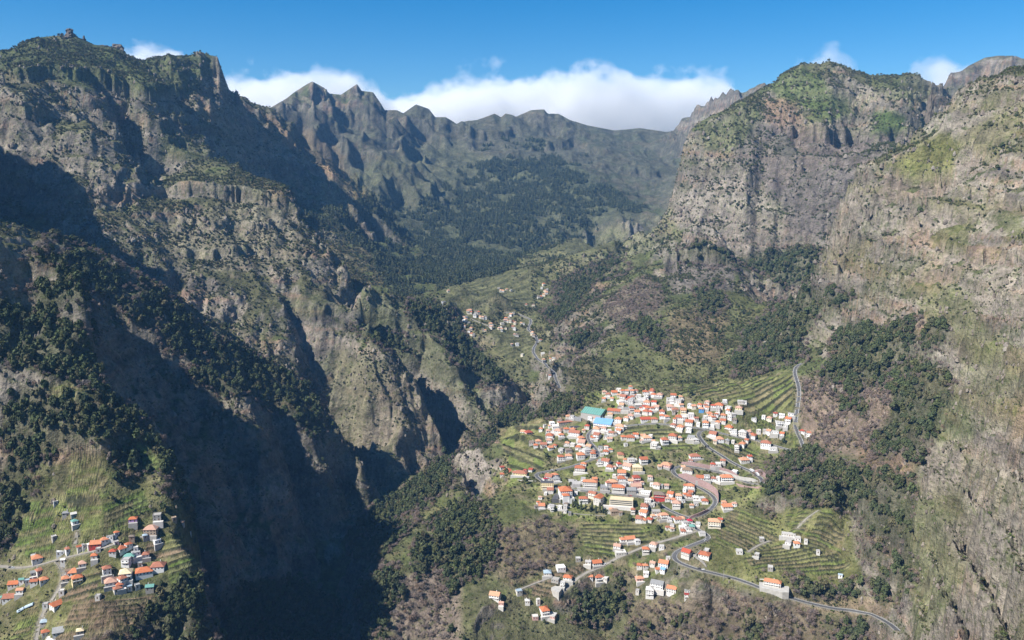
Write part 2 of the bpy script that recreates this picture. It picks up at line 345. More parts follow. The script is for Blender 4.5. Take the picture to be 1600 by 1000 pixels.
def blur(A, n=1):
    for _ in range(n):
        B = A.copy(); B[1:-1] = (A[:-2] + 2 * A[1:-1] + A[2:]) / 4; A = B.copy()
        A[:, 1:-1] = (B[:, :-2] + 2 * B[:, 1:-1] + B[:, 2:]) / 4
    return A
def slope_of(Z, r, cd):
    gy, gx = np.gradient(Z); return np.hypot(gx, gy) / (r * cd)

ED = 0.0025
the = np.arange(-1.02, 0.76, ED, dtype=np.float32); se = np.arange(math.log(260), math.log(7500), ED, dtype=np.float32)
re_ = np.exp(se)[:, None]
Xe = re_ * np.sin(the)[None]; Ye = re_ * np.cos(the)[None]
Z0e = CAM_Z + resample(Tc, TH0, S0, CD, the, se) * re_
sl = blur(slope_of(Z0e, re_, ED), 6)
# settled and farmed ground stays smooth
def soft_poly(poly, X, Y, soft, wob=0.0, wl=60.0):
    """1 inside a plan polygon (world x, y), 0 outside, blurred over `soft` metres, with a wobbling edge"""
    x = X; y = Y
    if wob:
        x = X + fbm(X, Y, wl, 3, 41) * wob; y = Y + fbm(X, Y, wl, 3, 57) * wob
    n = len(poly); inside = np.zeros(X.shape, bool); dist = np.full(X.shape, 1e9, np.float32)
    xs = [p[0] for p in poly]; ys = [p[1] for p in poly]; m = soft + wob
    box = (X > min(xs) - m) & (X < max(xs) + m) & (Y > min(ys) - m) & (Y < max(ys) + m)
    px = x[box]; py = y[box]; ins = np.zeros(px.shape, bool); ds = np.full(px.shape, 1e9, np.float32)
    for k in range(n):
        (ax, ay), (bx, by) = poly[k], poly[(k + 1) % n]
        if ay != by:
            ins ^= ((ay > py) != (by > py)) & (px < (bx - ax) * (py - ay) / (by - ay) + ax)
        ex, ey = bx - ax, by - ay; t = np.clip(((px - ax) * ex + (py - ay) * ey) / (ex * ex + ey * ey + 1e-9), 0, 1)
        ds = np.minimum(ds, np.hypot(px - ax - t * ex, py - ay - t * ey))
    v = np.clip(0.5 + np.where(ins, ds, -ds) / soft, 0, 1)
    out = np.zeros(X.shape, np.float32); out[box] = v; return out
class Ground:
    """height lookup on a log-polar grid"""
    def __init__(s, T, th0, s0, cd): s.T, s.th0, s.s0, s.cd = T, th0, s0, cd
    def at(s, x, y):
        th = np.arctan2(x, y); r = np.hypot(x, y)
        a = np.clip((np.log(r) - s.s0) / s.cd, 0, s.T.shape[0] - 1.001); b = np.clip((th - s.th0) / s.cd, 0, s.T.shape[1] - 1.001)
        i = a.astype(int); j = b.astype(int); fa = a - i; fb = b - j; T = s.T
        t = (T[i, j] * (1 - fb) + T[i, j + 1] * fb) * (1 - fa) + (T[i + 1, j] * (1 - fb) + T[i + 1, j + 1] * fb) * fa
        return CAM_Z + t * r
    def hit(s, u, v, rmin=300):
        """the first spot of the ground on the sight line through a photo pixel"""
        th, t = bearing(u, v); b = (th - s.th0) / s.cd; j = int(np.clip(b, 0, s.T.shape[1] - 2)); fb = b - j
        col = s.T[:, j] * (1 - fb) + s.T[:, j + 1] * fb
        i0 = int((math.log(rmin) - s.s0) / s.cd); k = np.argmax(col[i0:] >= t) + i0
        if col[k] < t: k = len(col) - 1
        f = 0 if k <= 0 else (t - col[k - 1]) / (col[k] - col[k - 1] + 1e-9)
        r = math.exp(s.s0 + (k - 1 + min(max(f, 0), 1)) * s.cd)
        return (r * math.sin(th), r * math.cos(th), CAM_Z + t * r)
G0 = Ground(Tc, TH0, S0, CD)
def plan(pts): return [G0.hit(u, v)[:2] for u, v in pts]
VILLAGE = plan([(790,745),(830,690),(865,645),(905,620),(960,605),(1040,605),(1120,615),(1250,600),(1262,700),(1200,760),(1150,800),(1180,790),(1300,800),(1350,860),(1360,930),(1400,950),(1440,990),(1420,1020),(1330,1010),(1320,975),(1200,935),(1100,905),(1060,940),(990,935),(930,910),(860,970),(765,940),(880,860),(960,850),(880,810),(830,800)])
HAMLET = plan([(0,870),(60,760),(110,710),(160,690),(240,700),(262,760),(300,820),(300,880),(270,920),(180,960),(120,1010),(40,1010),(0,960)])
smooth_e = np.maximum(soft_poly(VILLAGE, Xe, Ye, 60), soft_poly(HAMLET, Xe, Ye, 40))
for pl_ in ([(690,470),(730,455),(800,470),(850,480),(842,530),(770,530),(720,520)], [(800,540),(880,545),(900,610),(840,600),(800,575)], [(740,430),(870,405),(950,370),(980,380),(900,430),(850,470),(780,470)]):
    smooth_e = np.maximum(smooth_e, 0.7 * soft_poly(plan(pl_), Xe, Ye, 80))
rough = np.clip(0.25 + 0.9 * sstep(0.3, 1.1, sl), 0, 1.15) * (1 - 0.93 * smooth_e)
rough = rough * (1 - 0.45 * sstep(200, 600, Xe))
wx = Xe + 40 * fbm(Xe, Ye, 260, 3, 5); wy = Ye + 40 * fbm(Xe, Ye, 260, 3, 8)
Z1e = Z0e + rough * (np.clip(re_ / 2000, 0.45, 2.2) * (40 * (fbm(wx, wy, 330, 3, 11, 0.55, True) - 0.25) + 14 * (fbm(wx, wy, 120, 3, 15, 0.6, True) - 0.25))
               + np.clip((re_ - 3000) / 1500, 0, 1) * 55 * (fbm(wx, wy, 620, 4, 31, 0.6, True) - 0.25) * (1 - smooth_e))
print('pre-erosion', Z1e.shape, time.time() - T_0)
CE = 3          # first on a coarse grid for the big gullies, then fine
Zc = blur(Z1e, 2)[::CE, ::CE].copy(); rc = re_[::CE]
Zc2 = erode(Zc, rc * ED * CE, 60000, 50, seed=3, cap=2.5, deep=2.6)
Dc = (Zc2 - Zc) / rc
tI = np.clip(the, the[0] + ED * CE, the[::CE][-1] - 2 * ED * CE); sI = np.clip(se, se[0] + ED * CE, se[::CE][-1] - 2 * ED * CE)
Z2e = Z1e + resample(Dc, float(the[0]), float(se[0]), ED * CE, tI, sI) * re_
Z2e = erode(Z2e, re_ * ED, 240000, 34, cap=1.5, deep=3.0)
keep = np.clip(rough * 1.2, 0, 1)
Z2e = Z1e * (1 - keep) + Z2e * keep
print('eroded', time.time() - T_0)
# crags and ledges where it is steep
sl2 = slope_of(blur(Z2e, 2), re_, ED)
cliff = sstep(0.75, 1.5, sl2) * (1 - smooth_e)
lay = Z2e + (0.10 + 0.24 * sstep(400, 800, Xe) * (re_ < 2300)) * Xe + 12 * fbm(Xe, Ye, 200, 2, 21)
def ledge(q, w): f = q / w - np.floor(q / w); return (sstep(0.25, 0.75, f) - f) * w
lw = 0.7 + 0.9 * sstep(0, 700, Xe)
Z3e = Z2e + cliff * lw * (ledge(lay, 46) * (0.6 + 0.7 * np.clip(fbm(Xe, Ye, 240, 2, 77) * 2, -0.6, 1)) + ledge(lay + 9 * fbm(Xe, Ye, 60, 2, 24), 17) * 0.35)
Te = ((Z3e - CAM_Z) / re_).astype(np.float32)
GE = Ground(Te, float(the[0]), float(se[0]), ED)

def grid_mesh(name, X, Y, Z):
    nr, nc = Z.shape
    me = bpy.data.meshes.new(name)
    me.vertices.add(nr * nc); me.vertices.foreach_set('co', np.stack([X, Y, Z], -1).astype(np.float32).reshape(-1))
    i = (np.arange(nr - 1)[:, None] * nc + np.arange(nc - 1)[None]).reshape(-1)
    q = np.stack([i, i + 1, i + 1 + nc, i + nc], -1).astype(np.int32).reshape(-1)
    nf = len(i)
    me.loops.add(nf * 4); me.loops.foreach_set('vertex_index', q)
    me.polygons.add(nf); me.polygons.foreach_set('loop_start', np.arange(0, nf * 4, 4, dtype=np.int32))
    me.update(calc_edges=True)
    o = bpy.data.objects.new(name, me); S.collection.objects.link(o); return o
# final sheet: fine where the photograph looks, coarse beyond
th_f = np.concatenate([np.arange(-1.45, -0.64, 0.006), np.arange(-0.64, 0.64, 0.00125), np.arange(0.64, 0.79, 0.006)]).astype(np.float32)
s_f = np.concatenate([np.arange(math.log(160), math.log(480), 0.006), np.arange(math.log(480), math.log(3500), 0.0017), np.arange(math.log(3500), math.log(6600), 0.003), np.arange(math.log(6600), math.log(6950), 0.01)]).astype(np.float32)
rf = np.exp(s_f)[:, None]
Xf = rf * np.sin(th_f)[None]; Yf = rf * np.cos(th_f)[None]
Tf = resample(Tc, TH0, S0, CD, th_f, s_f)
inner = ((th_f > the[0] + 0.1) & (th_f < the[-1] - 0.05))[None] & ((s_f > se[0] + 0.1) & (s_f < se[-1] - 0.05))[:, None]
def edge_w(q, a, b, m): return np.clip((q - a) / m, 0, 1) * np.clip((b - q) / m, 0, 1)
wgt = edge_w(th_f, the[0] + 0.01, the[-1] - 0.01, 0.06)[None] * edge_w(s_f, se[0] + 0.01, se[-1] - 0.01, 0.06)[:, None]
def from_e(A): return resample(A.astype(np.float32), float(the[0]), float(se[0]), ED, np.clip(th_f, the[2], the[-4]), np.clip(s_f, se[2], se[-4]))
Tf = Tf * (1 - wgt) + from_e(Te) * wgt
Zf = CAM_Z + Tf * rf
smooth_f = from_e(smooth_e) * wgt; slope_f = from_e(sl2) * wgt + 0.8 * (1 - wgt)
rough_f = np.clip(0.3 + sstep(0.4, 1.2, slope_f), 0, 1.3) * (1 - 0.95 * smooth_f)
cellf = rf * 0.0015
fine = np.zeros(Zf.shape, np.float32)
for k, (wl, am) in enumerate([(160, 30), (80, 14), (48, 5.5), (22, 3.6), (10, 2.2), (5, 1.2)]):
    fine += np.clip(wl / cellf / 2.5 - 0.6, 0, 1) * (am if wl < 60 else am * np.clip((rf - 2800) / 1500, 0, 1)) * (1 - 2 * np.abs(vnoise(Xf / wl + 0.7 * vnoise(Yf / wl, Xf / wl, 3), Yf / wl, 60 + k)) - 0.3)
Zf = Zf + fine * rough_f * np.clip(rf / 1500, 0.6, 1.6)

for _ in range(2):
    Tt = true_up(((Zf - CAM_Z) / rf), th_f, s_f); Zf = CAM_Z + Tt * rf
Zf = Zf.astype(np.float32); del Tt
# ------------------------------------------------------------------ photo position of every ground vertex
def to_px(X, Y, Z):
    c, s = math.cos(PITCH), math.sin(PITCH); dz = Z - CAM_Z
    d = Y * c - dz * s; d = np.where(d < 1, 1, d)
    return 800 + F_PX * X / d, 500 - F_PX * (dz * c + Y * s) / d
def in_px(poly, U, V, soft=6.0, wob=0.0):
    """soft membership of the ground under a photo polygon"""
    n = len(poly); xs = [p[0] for p in poly]; ys = [p[1] for p in poly]; m = soft + wob
    box = (U > min(xs) - m) & (U < max(xs) + m) & (V > min(ys) - m) & (V < max(ys) + m)
    out = np.zeros(U.shape, np.float32)
    if not box.any(): return out
    px = U[box].astype(np.float32); py = V[box].astype(np.float32)
    if wob: px = px + WB1[box] * wob; py = py + WB2[box] * wob
    ins = np.zeros(px.shape, bool); ds = np.full(px.shape, 1e9, np.float32)
    for k in range(n):
        (ax, ay), (bx, by) = poly[k], poly[(k + 1) % n]
        if ay != by: ins ^= ((ay > py) != (by > py)) & (px < (bx - ax) * (py - ay) / (by - ay) + ax)
        ex, ey = bx - ax, by - ay; t = np.clip(((px - ax) * ex + (py - ay) * ey) / (ex * ex + ey * ey + 1e-9), 0, 1)
        ds = np.minimum(ds, (px - ax - t * ex) ** 2 + (py - ay - t * ey) ** 2)
    ds = np.sqrt(ds); out[box] = np.clip(0.5 + np.where(ins, ds, -ds) / soft, 0, 1)
    return out
U, V = to_px(Xf, Yf, Zf)
WB1 = fbm(Xf, Yf, 110, 4, 71) * 1.6; WB2 = fbm(Xf, Yf, 110, 4, 83) * 1.6

# scarps: ledges and rock steps where the photograph shows them (photo line, drop in metres)
SCARPS = [
 ([(1385,270),(1430,285),(1470,284),(1505,276)], 11), ([(1370,298),(1420,312),(1480,335),(1535,345)], 10), ([(1342,328),(1400,352),(1455,350)], 9), ([(1410,440),(1480,430),(1540,455),(1610,480)], 10),
 ([(1440,372),(1520,405),(1610,400)], 8), ([(1490,298),(1550,308),(1610,332)], 9), ([(1465,538),(1540,560),(1610,590)], 8), ([(1305,380),(1370,392),(1435,402)], 9), ([(1500,225),(1550,250),(1610,262)], 8), ([(1500,180),(1550,160),(1610,150)], 8),
 ([(1300,440),(1360,470),(1420,500)], 7), ([(1440,700),(1480,712),(1515,690)], 9), ([(1440,770),(1500,762),(1545,790)], 7), ([(1470,862),(1520,852),(1570,880)], 7), ([(1520,640),(1570,655),(1620,650)], 7),
 ([(1072,262),(1110,276),(1150,268),(1205,300)], 14), ([(1228,206),(1300,216),(1350,214),(1400,212),(1448,205)], 24), ([(1090,318),(1160,335),(1225,347)], 14), ([(1180,250),(1240,262),(1300,258)], 16), ([(1225,300),(1290,310)], 14), ([(1190,152),(1215,180),(1260,205)], 12), ([(1290,130),(1340,165),(1358,195)], 16),
 ([(0,122),(60,118),(75,112),(130,122),(160,126),(190,138),(240,152),(290,142)], 26), ([(0,170),(40,172),(90,182)], 16), ([(180,170),(250,200),(300,186)], 14), ([(250,302),(300,294),(360,302),(440,314),(472,334)], 26), ([(250,392),(330,400),(420,394),(475,404)], 12), ([(270,345),(350,352),(450,355)], 9),
 ([(160,225),(230,240)], 12), ([(1042,404),(1090,400),(1140,414)], 26), ([(500,235),(540,262),(592,328)], 22), ([(430,215),(480,238)], 22), ([(560,500),(600,505),(640,520)], 10), ([(525,640),(580,650),(640,640)], 8), ([(0,432),(50,430),(80,440)], 10),
 ([(700,200),(760,215),(820,205)], 25), ([(830,230),(900,225),(960,240)], 28), ([(620,230),(680,250)], 25), ([(960,262),(1040,275)], 25),
]
ledge_top = np.zeros(Zf.shape, np.float32); ledge_face_shade = np.zeros(Zf.shape, np.float32)
for (pp_, A_) in SCARPS:
    if pp_[0][0] > 1290 and A_ < 13: A_ = A_ * (1.5 if pp_[0][1] < 420 else 0.55)
    us = [p[0] for p in pp_]; m_ = (U > us[0] - 10) & (U < us[-1] + 10) & (np.abs(V - np.interp(U, us, [p[1] for p in pp_])) < 60)
    um = 0.5 * (us[0] + us[-1]); rc_ = math.hypot(*GE.hit(um, float(np.interp(um, us, [p[1] for p in pp_])))[:2]); m_ &= (rf > rc_ * 0.75) & (rf < rc_ * 1.3)
    uu, vv = U[m_], V[m_]; wob_ = 5 * WB1[m_]; d = vv - np.interp(uu, us, [p[1] for p in pp_]) + wob_
    e_ = np.clip(np.minimum(uu - us[0] + 10, us[-1] + 10 - uu) / 40, 0, 1) * (0.75 + 0.35 * np.clip(0.5 + WB2[m_], 0, 1))
    ledge_top[m_] = np.maximum(ledge_top[m_], e_ * np.where(d < 0, np.exp(d / 9), 0)); ledge_face_shade[m_] = np.maximum(ledge_face_shade[m_], e_ * np.where(d > 0, np.exp(-d / 7), 0))
    Zf[m_] += (A_ * e_ * np.where(d < 0, np.exp(d / 16), 1) * np.where(d > 0, -np.exp(-d / 11), 1) * np.clip(np.abs(d) / 1.0, 0, 1)).astype(np.float32)
# terraced fields: (polygon, step height, tilt of the steps, kind)
TERR = [      # (photo polygon, height of a step, how the rows climb to the right in the picture, crop)
 ([(112,708),(150,706),(166,745),(170,775),(118,800),(100,780)], 7.0, 0.12, 'g'),
 ([(48,780),(82,785),(85,860),(70,880),(22,860),(30,830)], 7.5, 0.22, 'd'),
 ([(85,775),(150,770),(160,790),(150,830),(85,840)], 6.5, 0.10, 'g'),
 ([(160,790),(222,768),(236,808),(160,835)], 8.0, 0.42, 'd'),
 ([(205,692),(228,700),(262,738),(225,742)], 7.0, 0.18, 'd'),
 ([(262,868),(312,855),(312,900),(262,915)], 8.0, 0.35, 'd'),
 ([(90,842),(240,812),(238,835),(110,862)], 6.5, 0.30, 'g'),
 ([(255,835),(305,832),(300,862),(230,878),(225,850)], 9, 0.25, 'b'),
 ([(130,900),(180,890),(160,945),(90,940)], 11, 0.3, 'b'),
 ([(115,945),(250,930),(200,990),(90,1000)], 8.0, 0.1, 'b'),
 ([(20,985),(60,930),(60,1010),(10,1010)], 6.5, 0.3, 'y'),
 ([(905,812),(1000,820),(1015,845),(975,870),(915,862)], 6.5, -0.03, 'y'),
 ([(1150,790),(1200,812),(1222,840),(1180,870),(1110,850),(1100,842)], 6.0, -0.45, 'y'),
 ([(1225,795),(1300,800),(1320,835),(1310,880),(1250,860),(1230,835)], 6.0, -0.2, 'y'),
 ([(1160,870),(1240,840),(1330,880),(1310,905),(1250,895),(1180,890)], 6.0, 0.1, 'y'),
 ([(1050,605),(1240,585),(1240,640),(1180,650),(1130,625),(1060,618)], 6.5, 0.35, 'y'),
 ([(1160,650),(1235,640),(1238,690),(1190,690)], 6.5, -0.7, 'g'),
 ([(1110,690),(1180,700),(1190,735),(1130,712)], 6.0, -0.4, 'g'),
 ([(960,665),(1080,670),(1090,700),(1000,700)], 6.0, 0.05, 'g'),
 ([(1040,752),(1110,772),(1110,790),(1060,792)], 6.0, 0.0, 'g'),
 ([(775,670),(850,655),(850,735),(800,735)], 6.0, 0.1, 'y'),
 ([(850,895),(920,880),(880,930),(790,935)], 7.0, -0.25, 'b'),
 ([(700,450),(770,430),(830,420),(830,480),(770,490),(690,480)], 5, 0.1, 'f'),
 ([(760,510),(835,520),(830,560),(790,560)], 5, 0.1, 'f'),
 ([(870,385),(960,355),(980,375),(900,410)], 5, 0.1, 'f'),
 ([(440,470),(520,450),(540,490),(470,500)], 5, 0.1, 'f'),
 ([(75,600),(120,598),(120,622),(75,622)], 3, 0.2, 'y'),
]
tstep = np.zeros(Zf.shape, np.float32); terr = np.zeros(Zf.shape, np.float32); riser = np.zeros(Zf.shape, np.float32); terr_kind = {}
for (pl_, st, tilt, kd) in TERR:
    w = in_px(pl_, U, V, 5, 3) * (rf < 4500)
    sel = np.nonzero(w > 0.6)
    if len(sel[0]) < 50: continue
    M_ = np.stack([Xf[sel], Yf[sel], np.ones(len(sel[0]))], 1); rho = V[sel] + tilt * U[sel]
    if pl_[0][0] < 330:
        c3 = np.linalg.lstsq(np.stack([Xf[sel], Yf[sel], Zf[sel], np.ones(len(rho))], 1), rho, rcond=None)[0]
        q = (c3[0] * Xf + c3[1] * Yf + c3[2] * Zf + c3[3] + 0.8 * fbm(Xf, Yf, 60, 2, 90)) / st; f = q - np.floor(q)
        Zf = Zf + w * (f - 0.5) * 3.0 * np.clip((1 - f) / 0.15, 0, 1)
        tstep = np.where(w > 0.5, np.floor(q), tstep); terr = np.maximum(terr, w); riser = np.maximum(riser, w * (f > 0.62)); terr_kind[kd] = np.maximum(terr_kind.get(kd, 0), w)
        continue
    ka = np.linalg.lstsq(M_, rho, rcond=None)[0]; za = np.linalg.lstsq(np.stack([rho, U[sel], np.ones(len(rho))], 1), Zf[sel], rcond=None)[0]
    q = (ka[0] * Xf + ka[1] * Yf + ka[2] + 1.2 * fbm(Xf, Yf, 60, 2, 90)) / st; f = q - np.floor(q)
    Zf = Zf + w * (f - 0.5) * min(abs(za[0]) * st * 0.85, 4.0) * np.clip((1 - f) / 0.15, 0, 1)
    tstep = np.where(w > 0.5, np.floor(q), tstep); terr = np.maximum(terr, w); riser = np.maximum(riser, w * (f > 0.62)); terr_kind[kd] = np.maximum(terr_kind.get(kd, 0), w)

# ------------------------------------------------------------------ roads: photo polylines laid on the ground, which is levelled under them
def heights(): return Ground(((Zf - CAM_Z) / rf).astype(np.float32), 0, 0, 1)
class GroundF:
    """lookup on the final sheet (uneven rows and columns)"""
    def __init__(s): s.update()
    def update(s): s.T = ((Zf - CAM_Z) / rf).astype(np.float32)
    def at(s, x, y):
        th = math.atan2(x, y); ls = math.log(math.hypot(x, y))
        j = int(np.clip(np.searchsorted(th_f, th) - 1, 0, len(th_f) - 2)); i = int(np.clip(np.searchsorted(s_f, ls) - 1, 0, len(s_f) - 2))
        fb = (th - th_f[j]) / (th_f[j + 1] - th_f[j]); fa = (ls - s_f[i]) / (s_f[i + 1] - s_f[i]); T = s.T
        t = (T[i, j] * (1 - fb) + T[i, j + 1] * fb) * (1 - fa) + (T[i + 1, j] * (1 - fb) + T[i + 1, j + 1] * fb) * fa
        return CAM_Z + float(t) * math.hypot(x, y)
    def hit(s, u, v, rmin=450):
        th, t = bearing(u, v); j = int(np.clip(np.searchsorted(th_f, th) - 1, 0, len(th_f) - 2)); fb = (th - th_f[j]) / (th_f[j + 1] - th_f[j])
        col = s.T[:, j] * (1 - fb) + s.T[:, j + 1] * fb; i0 = int(np.searchsorted(s_f, math.log(rmin)))
        k = int(np.argmax(col[i0:] >= t)) + i0
        if col[k] < t: k = len(col) - 1
        f = 0 if k <= 0 else float((t - col[k - 1]) / (col[k] - col[k - 1] + 1e-9))
        r = math.exp(s_f[k - 1] + min(max(f, 0), 1) * (s_f[k] - s_f[k - 1]))
        return (r * math.sin(th), r * math.cos(th), CAM_Z + t * r)
GF = GroundF()
ROADS = {   # name -> (half width, pale?, photo points)
 'valley': (3.4, 0, [(1402,985),(1394,976),(1362,960),(1330,957),(1300,950),(1265,943),(1232,935),(1207,925),(1180,915),(1150,905),(1120,897),(1095,890),(1075,885),(1058,880),(1050,872),(1055,862),(1070,855),(1090,848),(1108,842),(1111,838),(1104,834),(1090,829),(1078,818),(1075,809)]),
 'lower_lane': (2.4, 1, [(1088,830),(1045,843),(1010,852),(985,864),(962,873),(946,882),(937,887),(916,894),(900,905),(884,919),(874,930)]),
 'hairpins': (3.3, 0, [(1075,809),(1095,806),(1106,800),(1116,790),(1120,782),(1115,775),(1102,766),(1087,759),(1070,750),(1056,744),(1050,738),(1050,731),(1056,727),(1066,726),(1087,730),(1106,734),(1125,738),(1144,745),(1162,754),(1175,757),(1186,757),(1193,753),(1191,747),(1175,739),(1156,730),(1137,719),(1125,710),(1106,700),(1093,684),(1089,678),(1094,672),(1104,670)]),
 'upper': (3.0, 0, [(1081,668),(1104,670),(1130,678),(1154,683),(1180,688),(1205,694),(1228,704),(1244,706),(1254,704),(1257,699),(1250,692),(1244,681),(1241,671),(1243,655),(1246,635),(1249,616),(1248,603),(1244,592),(1241,580),(1245,572),(1253,568)]),
 'village': (3.0, 0, [(1081,668),(1050,664),(1020,661),(976,666),(955,665),(936,666),(924,671),(918,679),(919,688),(926,696),(934,704),(937,710),(931,716),(918,721),(898,728),(874,734),(851,737),(835,740),(838,745),(848,752),(862,760),(880,765),(900,765),(914,768),(945,769),(970,773),(995,775),(1014,777),(1025,782),(1037,794),(1050,800),(1062,805),(1075,809)]),
 'far': (3.2, 0, [(874,606),(875,597),(868,584),(853,571),(840,560),(833,551),(834,543),(840,534),(837,525),(824,514),(829,505),(830,499),(808,490),(790,488)]),
 'far_lane': (2.2, 1, [(736,498),(750,504),(770,512)]),
 'hamlet': (2.6, 1, [(-20,884),(0,886),(22,889),(48,886),(75,881),(90,872),(123,866),(154,859),(178,850)]),
 'hamlet_lane': (1.7, 1, [(88,876),(98,886),(102,897),(90,923),(77,938),(66,954),(59,978),(57,1000)]),
 'farm_track': (1.5, 1, [(117,850),(118,838),(121,829)]),
 'track': (1.3, 1, [(1202,845),(1185,852),(1169,862)]),
 'track_up': (1.3, 1, [(1246,825),(1260,808),(1279,797)]),
 'ridge_track': (2.2, 1, [(1210,540),(1197,538),(1195,533)]),
 'west_lane': (1.5, 1, [(812,921),(835,912),(862,902)]),
 'hall_lane': (2.4, 1, [(936,666),(926,660),(914,655),(905,650)]),
}
def smooth_line(P, step=3.0, it=10):
    P = np.array(P, float); out = [P[0]]
    for a, b in zip(P[:-1], P[1:]):
        n = max(1, int(np.hypot(*(b - a)[:2]) / step))
        for k in range(1, n + 1): out.append(a + (b - a) * k / n)
    Q = np.array(out)
    for _ in range(it): Q[1:-1] = (Q[:-2] + 2 * Q[1:-1] + Q[2:]) / 4
    for _ in range(60): Q[1:-1, 2] = (Q[:-2, 2] + 2 * Q[1:-1, 2] + Q[2:, 2]) / 4
    return Q
ROAD_LINES = {}
flat_h = np.zeros(Zf.shape, np.float32); flat_d = np.full(Zf.shape, 99, np.float32)
for nm, (hw, pale, pp) in ROADS.items():
    Q = smooth_line([GF.hit(u, v) for u, v in pp]); ROAD_LINES[nm] = Q
    for (x, y, z) in Q:
        r0 = math.hypot(x, y); th = math.atan2(x, y); m = 15 / r0
        i0, i1 = np.searchsorted(s_f, [math.log(r0) - m, math.log(r0) + m]); j0, j1 = np.searchsorted(th_f, [th - m, th + m])
        d = np.hypot(Xf[i0:i1, j0:j1] - x, Yf[i0:i1, j0:j1] - y) - hw
        sub = flat_d[i0:i1, j0:j1]; b = d < sub
        flat_h[i0:i1, j0:j1][b] = z; sub[b] = d[b]
wr = 1 - sstep(1.0, 9.0, flat_d)
Zf = Zf * (1 - wr) + (flat_h - 0.35) * wr
road_near = 1 - sstep(0.0, 4.0, flat_d)
GF.update()
print('roads', time.time() - T_0)
# ------------------------------------------------------------------ what covers the ground (colours of rock, soil, grass; painted shade under ledges)
gyf, gxf = np.gradient(Zf); dth_ = np.gradient(th_f)[None]; ds_ = np.gradient(s_f)[:, None]
SL = np.hypot(gxf / dth_, gyf / ds_) / rf; del gxf, gyf
SLs = blur(SL, 3)
U, V = to_px(Xf, Yf, Zf)
C = np.zeros(Zf.shape + (3,), np.float32); XA = Xf + 0.55 * Zf; YA = Yf + 0.8 * Zf
def mixc(w, col, var=0.0, seed=0, wl=90):
    global C
    c = np.array(col, np.float32)
    if var: c = c * (1 + var * fbm(XA, YA, wl, 3, seed))[..., None]
    C = C * (1 - w[..., None]) + c * w[..., None]
n1 = fbm(XA, YA, 420, 4, 101); n2 = fbm(Xf + Zf, Yf, 130, 4, 111); n3 = fbm(Xf, Yf + Zf, 40, 3, 121)
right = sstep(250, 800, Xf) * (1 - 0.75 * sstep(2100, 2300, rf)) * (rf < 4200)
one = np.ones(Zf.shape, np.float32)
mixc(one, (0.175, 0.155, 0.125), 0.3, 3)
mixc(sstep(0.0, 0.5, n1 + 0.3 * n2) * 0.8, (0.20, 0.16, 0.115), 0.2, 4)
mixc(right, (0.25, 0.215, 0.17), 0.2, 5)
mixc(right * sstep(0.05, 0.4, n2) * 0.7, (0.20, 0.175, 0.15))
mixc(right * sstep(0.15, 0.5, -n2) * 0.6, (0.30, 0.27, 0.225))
mixc(sstep(0.28, 0.6, n1 * 0.6 - n2 * 0.8) * 0.5, (0.26, 0.16, 0.09))
mixc(sstep(3300, 4300, rf) * one, (0.125, 0.112, 0.095), 0.3, 6)
mixc(sstep(3300, 4300, rf) * sstep(-0.1, 0.4, n2 + n3) * 0.6, (0.17, 0.135, 0.11))
rocky = sstep(0.75, 1.35, SLs + 0.35 * n2 + 0.2 * n3)
veg = 1 - rocky
mixc(veg * (0.85 - 0.4 * sstep(3300, 4300, rf)), (0.094, 0.094, 0.040), 0.35, 9)
mixc(veg * sstep(0.0, 0.4, n2 + 0.5 * n3) * 0.6, (0.125, 0.095, 0.06), 0.3, 10)
mixc(veg * sstep(0.1, 0.45, n1 - n3) * 0.55, (0.078, 0.10, 0.032), 0.3, 12)
mixc(rocky * sstep(0.05, 0.35, n3 + 0.4 * n2) * 0.55, (0.085, 0.092, 0.04), 0.3, 13)
# bands in the rock
lay0 = Zf + (0.34 * (rf < 2300) + 0.08) * Xf * (Xf > 200) + 9 * n2
mixc(rocky * sstep(0.15, 0.5, vnoise(lay0 / 13, Xf / 240 + Yf / 240, 62)) * 0.6, (0.10, 0.085, 0.075)); mixc(rocky * sstep(0.2, 0.55, vnoise(lay0 / 19, Xf / 200 + Yf / 260, 66)) * 0.45, (0.33, 0.28, 0.225)); mixc(rocky * sstep(0.42, 0.6, vnoise(lay0 / 8, Xf / 150 + Yf / 160, 69)) * 0.4, (0.30, 0.17, 0.11))
# olive grass on the ledges of the right wall
layf = Zf + 0.34 * Xf * (rf < 2300) + 0.08 * Xf + 9 * n2
led = right * sstep(0.05, 0.3, vnoise(layf / 34, Xf / 330 + Yf / 400, 5) + 0.5 * n3 - 0.12)
mixc(led * 0.55, (0.135, 0.125, 0.048), 0.3, 14)
mixc(ledge_top * right * np.clip(0.6 + n3, 0.1, 1) * 0.6, (0.125, 0.125, 0.045), 0.3, 14); mixc(ledge_top * (1 - right) * 0.4, (0.095, 0.10, 0.04), 0.3, 14); mixc(ledge_face_shade * 0.45, (0.15, 0.125, 0.105), 0.3, 16)  # darker rock below each ledge paints in the overhang's shade
def region(poly, col, k=1.0, wob=10, soft=8, rmin=0, rmax=1e5, var=0.3, seed=0, wl=60):
    mixc(in_px(poly, U, V, soft, wob) * k * ((rf > rmin) & (rf < rmax)), col, var, seed, wl)
GRS = (0.105, 0.13, 0.032); OLV = (0.12, 0.115, 0.04); BRN = (0.19, 0.14, 0.105); TAN = (0.30, 0.25, 0.19); DKR = (0.12, 0.10, 0.09)
